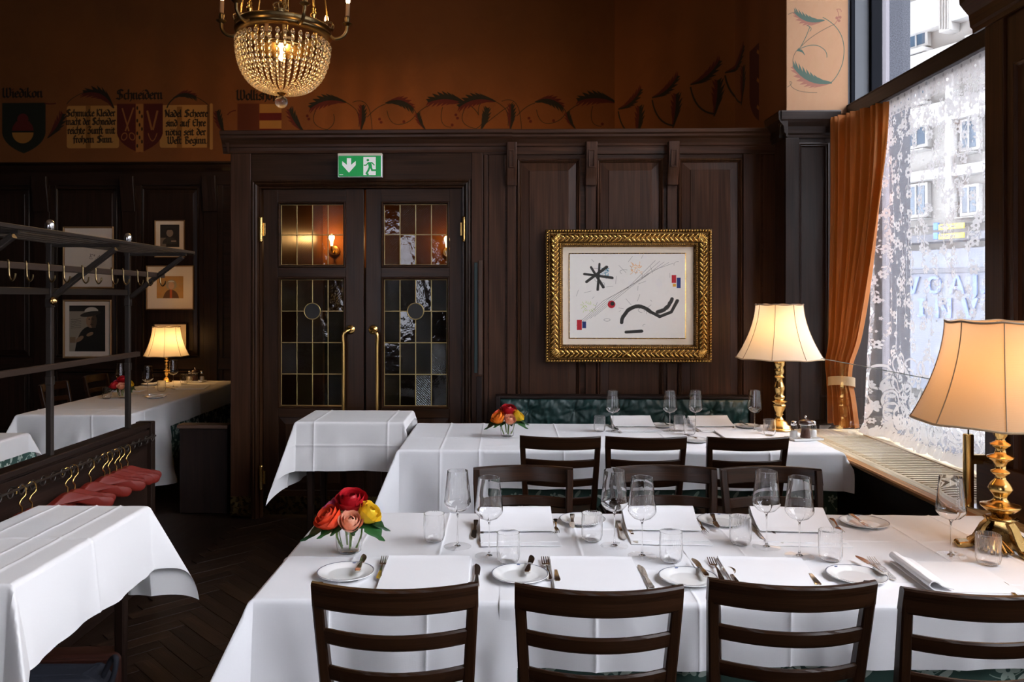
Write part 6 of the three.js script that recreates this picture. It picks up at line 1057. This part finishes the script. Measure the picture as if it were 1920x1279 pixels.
// corner table
place('wine_glass', mkGlass, 'clear wine glass on the corner table before the small lamp', 'glass', 277, 742, 0, 'glasses on the corner table'); place('wine_glass', mkGlass, 'clear wine glass on the corner table right of the small lamp', 'glass', 325, 726, 0, 'glasses on the corner table'); place('wine_glass', mkGlass, 'clear wine glass on the corner table behind the flowers', 'glass', 227, 735, 0, 'glasses on the corner table');
[[303, 734, 'before the small lamp on the corner table'], [345, 720, 'beside the pepper mill on the corner table'], [200, 748, 'left of the flowers on the corner table']].forEach(([x, y, l]) => place('tumbler', mkTumbler, 'ribbed tumbler ' + l, 'glass', x, y, 0, 'tumblers on the corner table'));
place('bread_plate', mkPlate, 'white plate with a knife on the near right of the corner table', 'plate', 292, 746, 0, 'plates on the corner table'); place('bread_plate', mkPlate, 'white plate left of the small lamp on the corner table', 'plate', 282, 722, 0, 'plates on the corner table'); lay('butter_knife', mkKnife, 'silver butter knife on the near plate of the corner table', [318, 743], [290, 744], 'cutlery on the corner table', 0.0155); lay('dinner_knife', mkKnife, 'silver knife on the far right of the corner table', [330, 731], [318, 729], 'cutlery on the corner table');
place('napkin', mkNapkinFlat, 'folded napkin on the far right of the corner table', 'napkin', 362, 727, 0.2, 'napkins on the corner table'); place('napkin', mkNapkinFlat, 'folded napkin behind the flowers on the corner table', 'napkin', 250, 731, 0, 'napkins on the corner table');
// ---------------------------------------------------------------- flowers
// petals lie on nested shells, the outer ones lower and wider with a turned lip
const petal = (R, th1, wide, lip, k) => grid(9, 9, (u, v) => {
  const q = u * 2 - 1, w = wide * Math.pow(Math.sin(PI * 0.5 * Math.min(1, 0.25 + v * 0.95)), 0.8), ph = q * w, vv = v * (1 - 0.10 * q * q * v), th = PI * 0.97 + (th1 - PI * 0.97) * vv, L = Math.max(0, v - 0.72) / 0.28, r = R * (1 + lip * L * L * (1 - 0.3 * q * q)) + 0.0012 * k * noise(u * 4 + R * 900, v * 4);
  return [r * Math.sin(th) * Math.sin(ph), 0.030 * k + r * Math.cos(th) * 1.02, r * Math.sin(th) * Math.cos(ph)];
});
function roseBloom(m, t, k = 1) {
  [[3, 0.010, 0.12, 1.5, 0.1], [4, 0.0165, 0.5, 1.15, 0.12], [5, 0.0225, 0.82, 0.95, 0.18], [5, 0.0285, 1.05, 0.9, 0.24], [5, 0.0335, 1.38, 0.85, 0.26]].forEach(([n, R, th, wd, lip], li) => { for (let i = 0; i < n; i++) { const g = petal(R * k, th + rr(-.08, .08), wd, lip, k); g.rotateY(i * 2 * PI / n + li * 0.9 + rr(-.15, .15)); g.rotateX(rr(-.05, .05)); part('petal', g, m, t); } });
  part('sepal', mv(new THREE.SphereGeometry(0.012 * k, 10, 6), 0, 0.0, 0), M.stem, t);
}
const lobed = (s) => grid(14, 10, (u, v) => { const q = u * 2 - 1, w = 0.40 * Math.sin(PI * Math.pow(v, 0.75)) * (1 - 0.5 * Math.pow(Math.abs(Math.sin(v * PI * 3.1)), 2)) + 0.012; return [q * w * s * 0.9, s * (-0.22 * v * v + 0.10 * v - 0.05 * q * q * Math.sin(v * 9)), s * v]; });
function bouquet(px, py, where, cols, sc = 1) {
  const c = onT(px, py), v = thing('flower_vase', 'small clear glass vase of water holding the bouquet on ' + where, 'vase', c); v.scale.setScalar(sc);
  part('glass_body', walled([[0, 0.001], [0.036, 0.001], [0.041, 0.006], [0.044, 0.03], [0.0455, 0.06], [0.045, 0.088], [0.047, 0.096]], 0.003, 80, (a, y) => y > 0.02 && y < 0.085 ? 1 + 0.018 * Math.cos(a * 10) : 1), M.glassSolid, v);
  const B = [['Red', [0.006, 0.150, -0.006], 'top', 1.28], ['Orange', [-0.040, 0.112, 0.034], 'front left', 1.2], ['Peach', [0.012, 0.108, 0.046], 'front middle', 0.98], ['Yellow', [0.050, 0.125, 0.016], 'right', 1.08], ['Pink', [-0.048, 0.132, -0.006], 'left', 0.98]];
  B.forEach(([, p, pos, k], i) => {
    const cn = cols[i], r = thing('rose', cn.toLowerCase() + ' rose at the ' + pos + ' of the bouquet on ' + where, 'flower', [c[0] + p[0] * sc, c[1] + (p[1] - 0.012) * sc, c[2] + p[2] * sc]); r.scale.setScalar(sc * k);
    const b = new THREE.Group(); b.name = 'bloom'; r.add(b); roseBloom(M['rose' + cn], b, 1.05); b.rotation.set(p[2] * 14, 0, -p[0] * 14); if (pos === 'top') b.rotation.x = 0.35;
    const e = V(-p[0] * 0.5 / k, (-p[1] + 0.028) / k, -p[2] * 0.5 / k); part('stem', tube([[0, 0.004, 0], e.clone().multiplyScalar(0.5).add(V(p[0] * .1, 0, p[2] * .1)), e], 0.0028, 12, 6), M.stem, r);
  });
  [[-1.15, 0.098, -0.02, 0.15], [1.0, 0.105, 0.0, 0.145], [0.35, 0.10, 0.02, 0.075], [-0.5, 0.10, 0.01, 0.08], [1.9, 0.12, -0.02, 0.09], [-2.3, 0.13, -0.02, 0.08], [1.4, 0.115, 0.01, 0.13], [-0.8, 0.100, 0.01, 0.11]].forEach(([a, y, o, s], i) => {
    const l = thing('leaf_sprig', 'green lobed leaf, ' + ['long left', 'long right', 'front right', 'front left', 'back right', 'back left', 'outer right', 'outer left'][i] + ' one of the bouquet on ' + where, 'leaf', [c[0] + Math.sin(a) * 0.02 * sc, c[1] + y * sc, c[2] + Math.cos(a) * 0.02 * sc], a); l.scale.setScalar(sc);
    part('blade', lobed(s).rotateX(0.16), i % 2 ? M.leaf : M.leafDark, l); part('stalk', tube([[0, 0, 0], [0, -0.03, -0.006], [0, -0.075, -0.012]], 0.0016, 8, 5), M.stem, l);
  });
}
bouquet(655, 1034, 'the front table', ['Red', 'Orange', 'Peach', 'Yellow', 'Pink']);
bouquet(951, 818, 'the second table', ['Red', 'Amber', 'Peach', 'Yellow', 'Orange'], 0.95);
bouquet(230, 746, 'the corner table', ['Red', 'Red', 'Peach', 'Yellow', 'Pink'], 0.9);
// ---------------------------------------------------------------- bags under the serving table
{
  const t = thing('backpack', 'dark backpack with loose straps on the floor under the near serving table', 'bag', [-1.60, 0, -2.78], 0.15);
  const g = new RoundedBoxGeometry(0.40, 0.30, 0.26, 5, 0.09), p = g.attributes.position; for (let i = 0; i < p.count; i++) { const x = p.getX(i), y = p.getY(i), z = p.getZ(i); p.setXYZ(i, x * (1 - 0.25 * (y + 0.15)) + 0.01 * noise(y * 8, z * 8), y + 0.012 * noise(x * 9, z * 9) - (y > 0 ? 0.05 * x : 0), z * (1 - 0.3 * (y + 0.15))); } g.computeVertexNormals(); g.translate(0, 0.15, 0);
  part('body', g, M.bag, t); part('pocket', mv(new RoundedBoxGeometry(0.26, 0.15, 0.08, 4, 0.035), -0.02, 0.10, 0.13), M.bag, t); part('zip', tube([[-0.17, 0.2, 0.09], [-0.1, 0.27, 0.07], [0.08, 0.26, 0.07], [0.16, 0.18, 0.09]], 0.004, 24, 6), M.black, t);
  part('handle', tube([[0.15, 0.25, 0.0], [0.19, 0.33, 0.0], [0.21, 0.34, 0.02], [0.20, 0.27, 0.03], [0.17, 0.23, 0.03]], 0.010, 24, 8), M.bag, t);
  part('strap', bar([[0.17, 0.25, 0.06], [0.24, 0.16, 0.10], [0.29, 0.07, 0.1], [0.33, 0.02, 0.06], [0.42, 0.012, 0.0], [0.48, 0.02, -0.05]], 0.045, 0.012, V(0.3, 0, 1)), M.bag, t); part('strap', bar([[0.18, 0.06, 0.10], [0.26, 0.02, 0.14], [0.36, 0.012, 0.13], [0.46, 0.014, 0.10]], 0.03, 0.008, V(0, 0, 1)), M.bag, t);
  const b = thing('satchel', 'reddish brown leather satchel behind the dark backpack', 'bag', [-1.72, 0, -3.16], 0.1); part('body', mv(new RoundedBoxGeometry(0.34, 0.20, 0.12, 3, 0.03), 0, 0.10, 0), M.bagBrown, b); part('flap', mv(new RoundedBoxGeometry(0.342, 0.10, 0.02, 2, 0.008), 0, 0.145, 0.062), M.bagBrown, b); part('buckle', mv(frameRing(0.03, 0.03, [[0, 0], [0, 0.004], [0.006, 0.004], [0.006, 0]]), 0.04, 0.105, 0.075), M.brass, b);
}
// ---------------------------------------------------------------- beyond the door: a lobby with two wall lights; behind the camera: a table whose reflection shows in the door glass
for (const [px, py, l] of [[622, 447, 'left'], [838, 450, 'right']]) {
  const p = atZ(px, py, 8.36), t = thing('wall_light', 'glowing wall light seen through the ' + l + ' leaf of the double door', 'lamp', [p.x, p.y, p.z]);
  part('backplate', mv(new THREE.CylinderGeometry(0.05, 0.06, 0.02, 20).rotateX(PI / 2), 0, -0.12, -0.125), M.brass, t); part('arm', tube([[0, -0.12, -0.12], [0, -0.15, -0.06], [0, -0.12, 0], [0, -0.08, 0]], 0.008, 16, 8), M.brass, t); part('bulb', lathe([[0, 0.045], [0.018, 0.04], [0.03, 0.02], [0.03, 0], [0.018, -0.03], [0.012, -0.08], [0, -0.08]], 18), M.bulb, t);
  const q = new THREE.PointLight(WARM, l === 'left' ? 0.6 : 0.15, 0, 2); q.name = 'wall_light_lamp'; q.position.set(0, 0, 0); q.shadow.radius = 1.5; t.add(q);
}
makeTable('dining_table', 'white clothed table behind the viewer, seen only mirrored in the door glass', -4.1, -3.0, 2.0, 2.8, H1 - 0.005);
cloth('white cloth of the table that is mirrored in the door glass', M.clothWarm, -4.107, -2.993, 1.993, 2.807, H1, [0.3, 0.3, 0.3, 0.3], { flap: 0.4, step: 0.06 });
{ const src = scene.children.find((o) => o.name === 'table_lamp_001'); copy(src, 'lit lamp mirrored in the left leaf of the double door', [-3.15, T, 2.45]); }
// ---------------------------------------------------------------- shadows and the picture
scene.traverse((o) => { if (o.isMesh) { o.castShadow = o.receiveShadow = true; } if (o.isLight) o.castShadow = true; });
renderer.render(scene, camera);
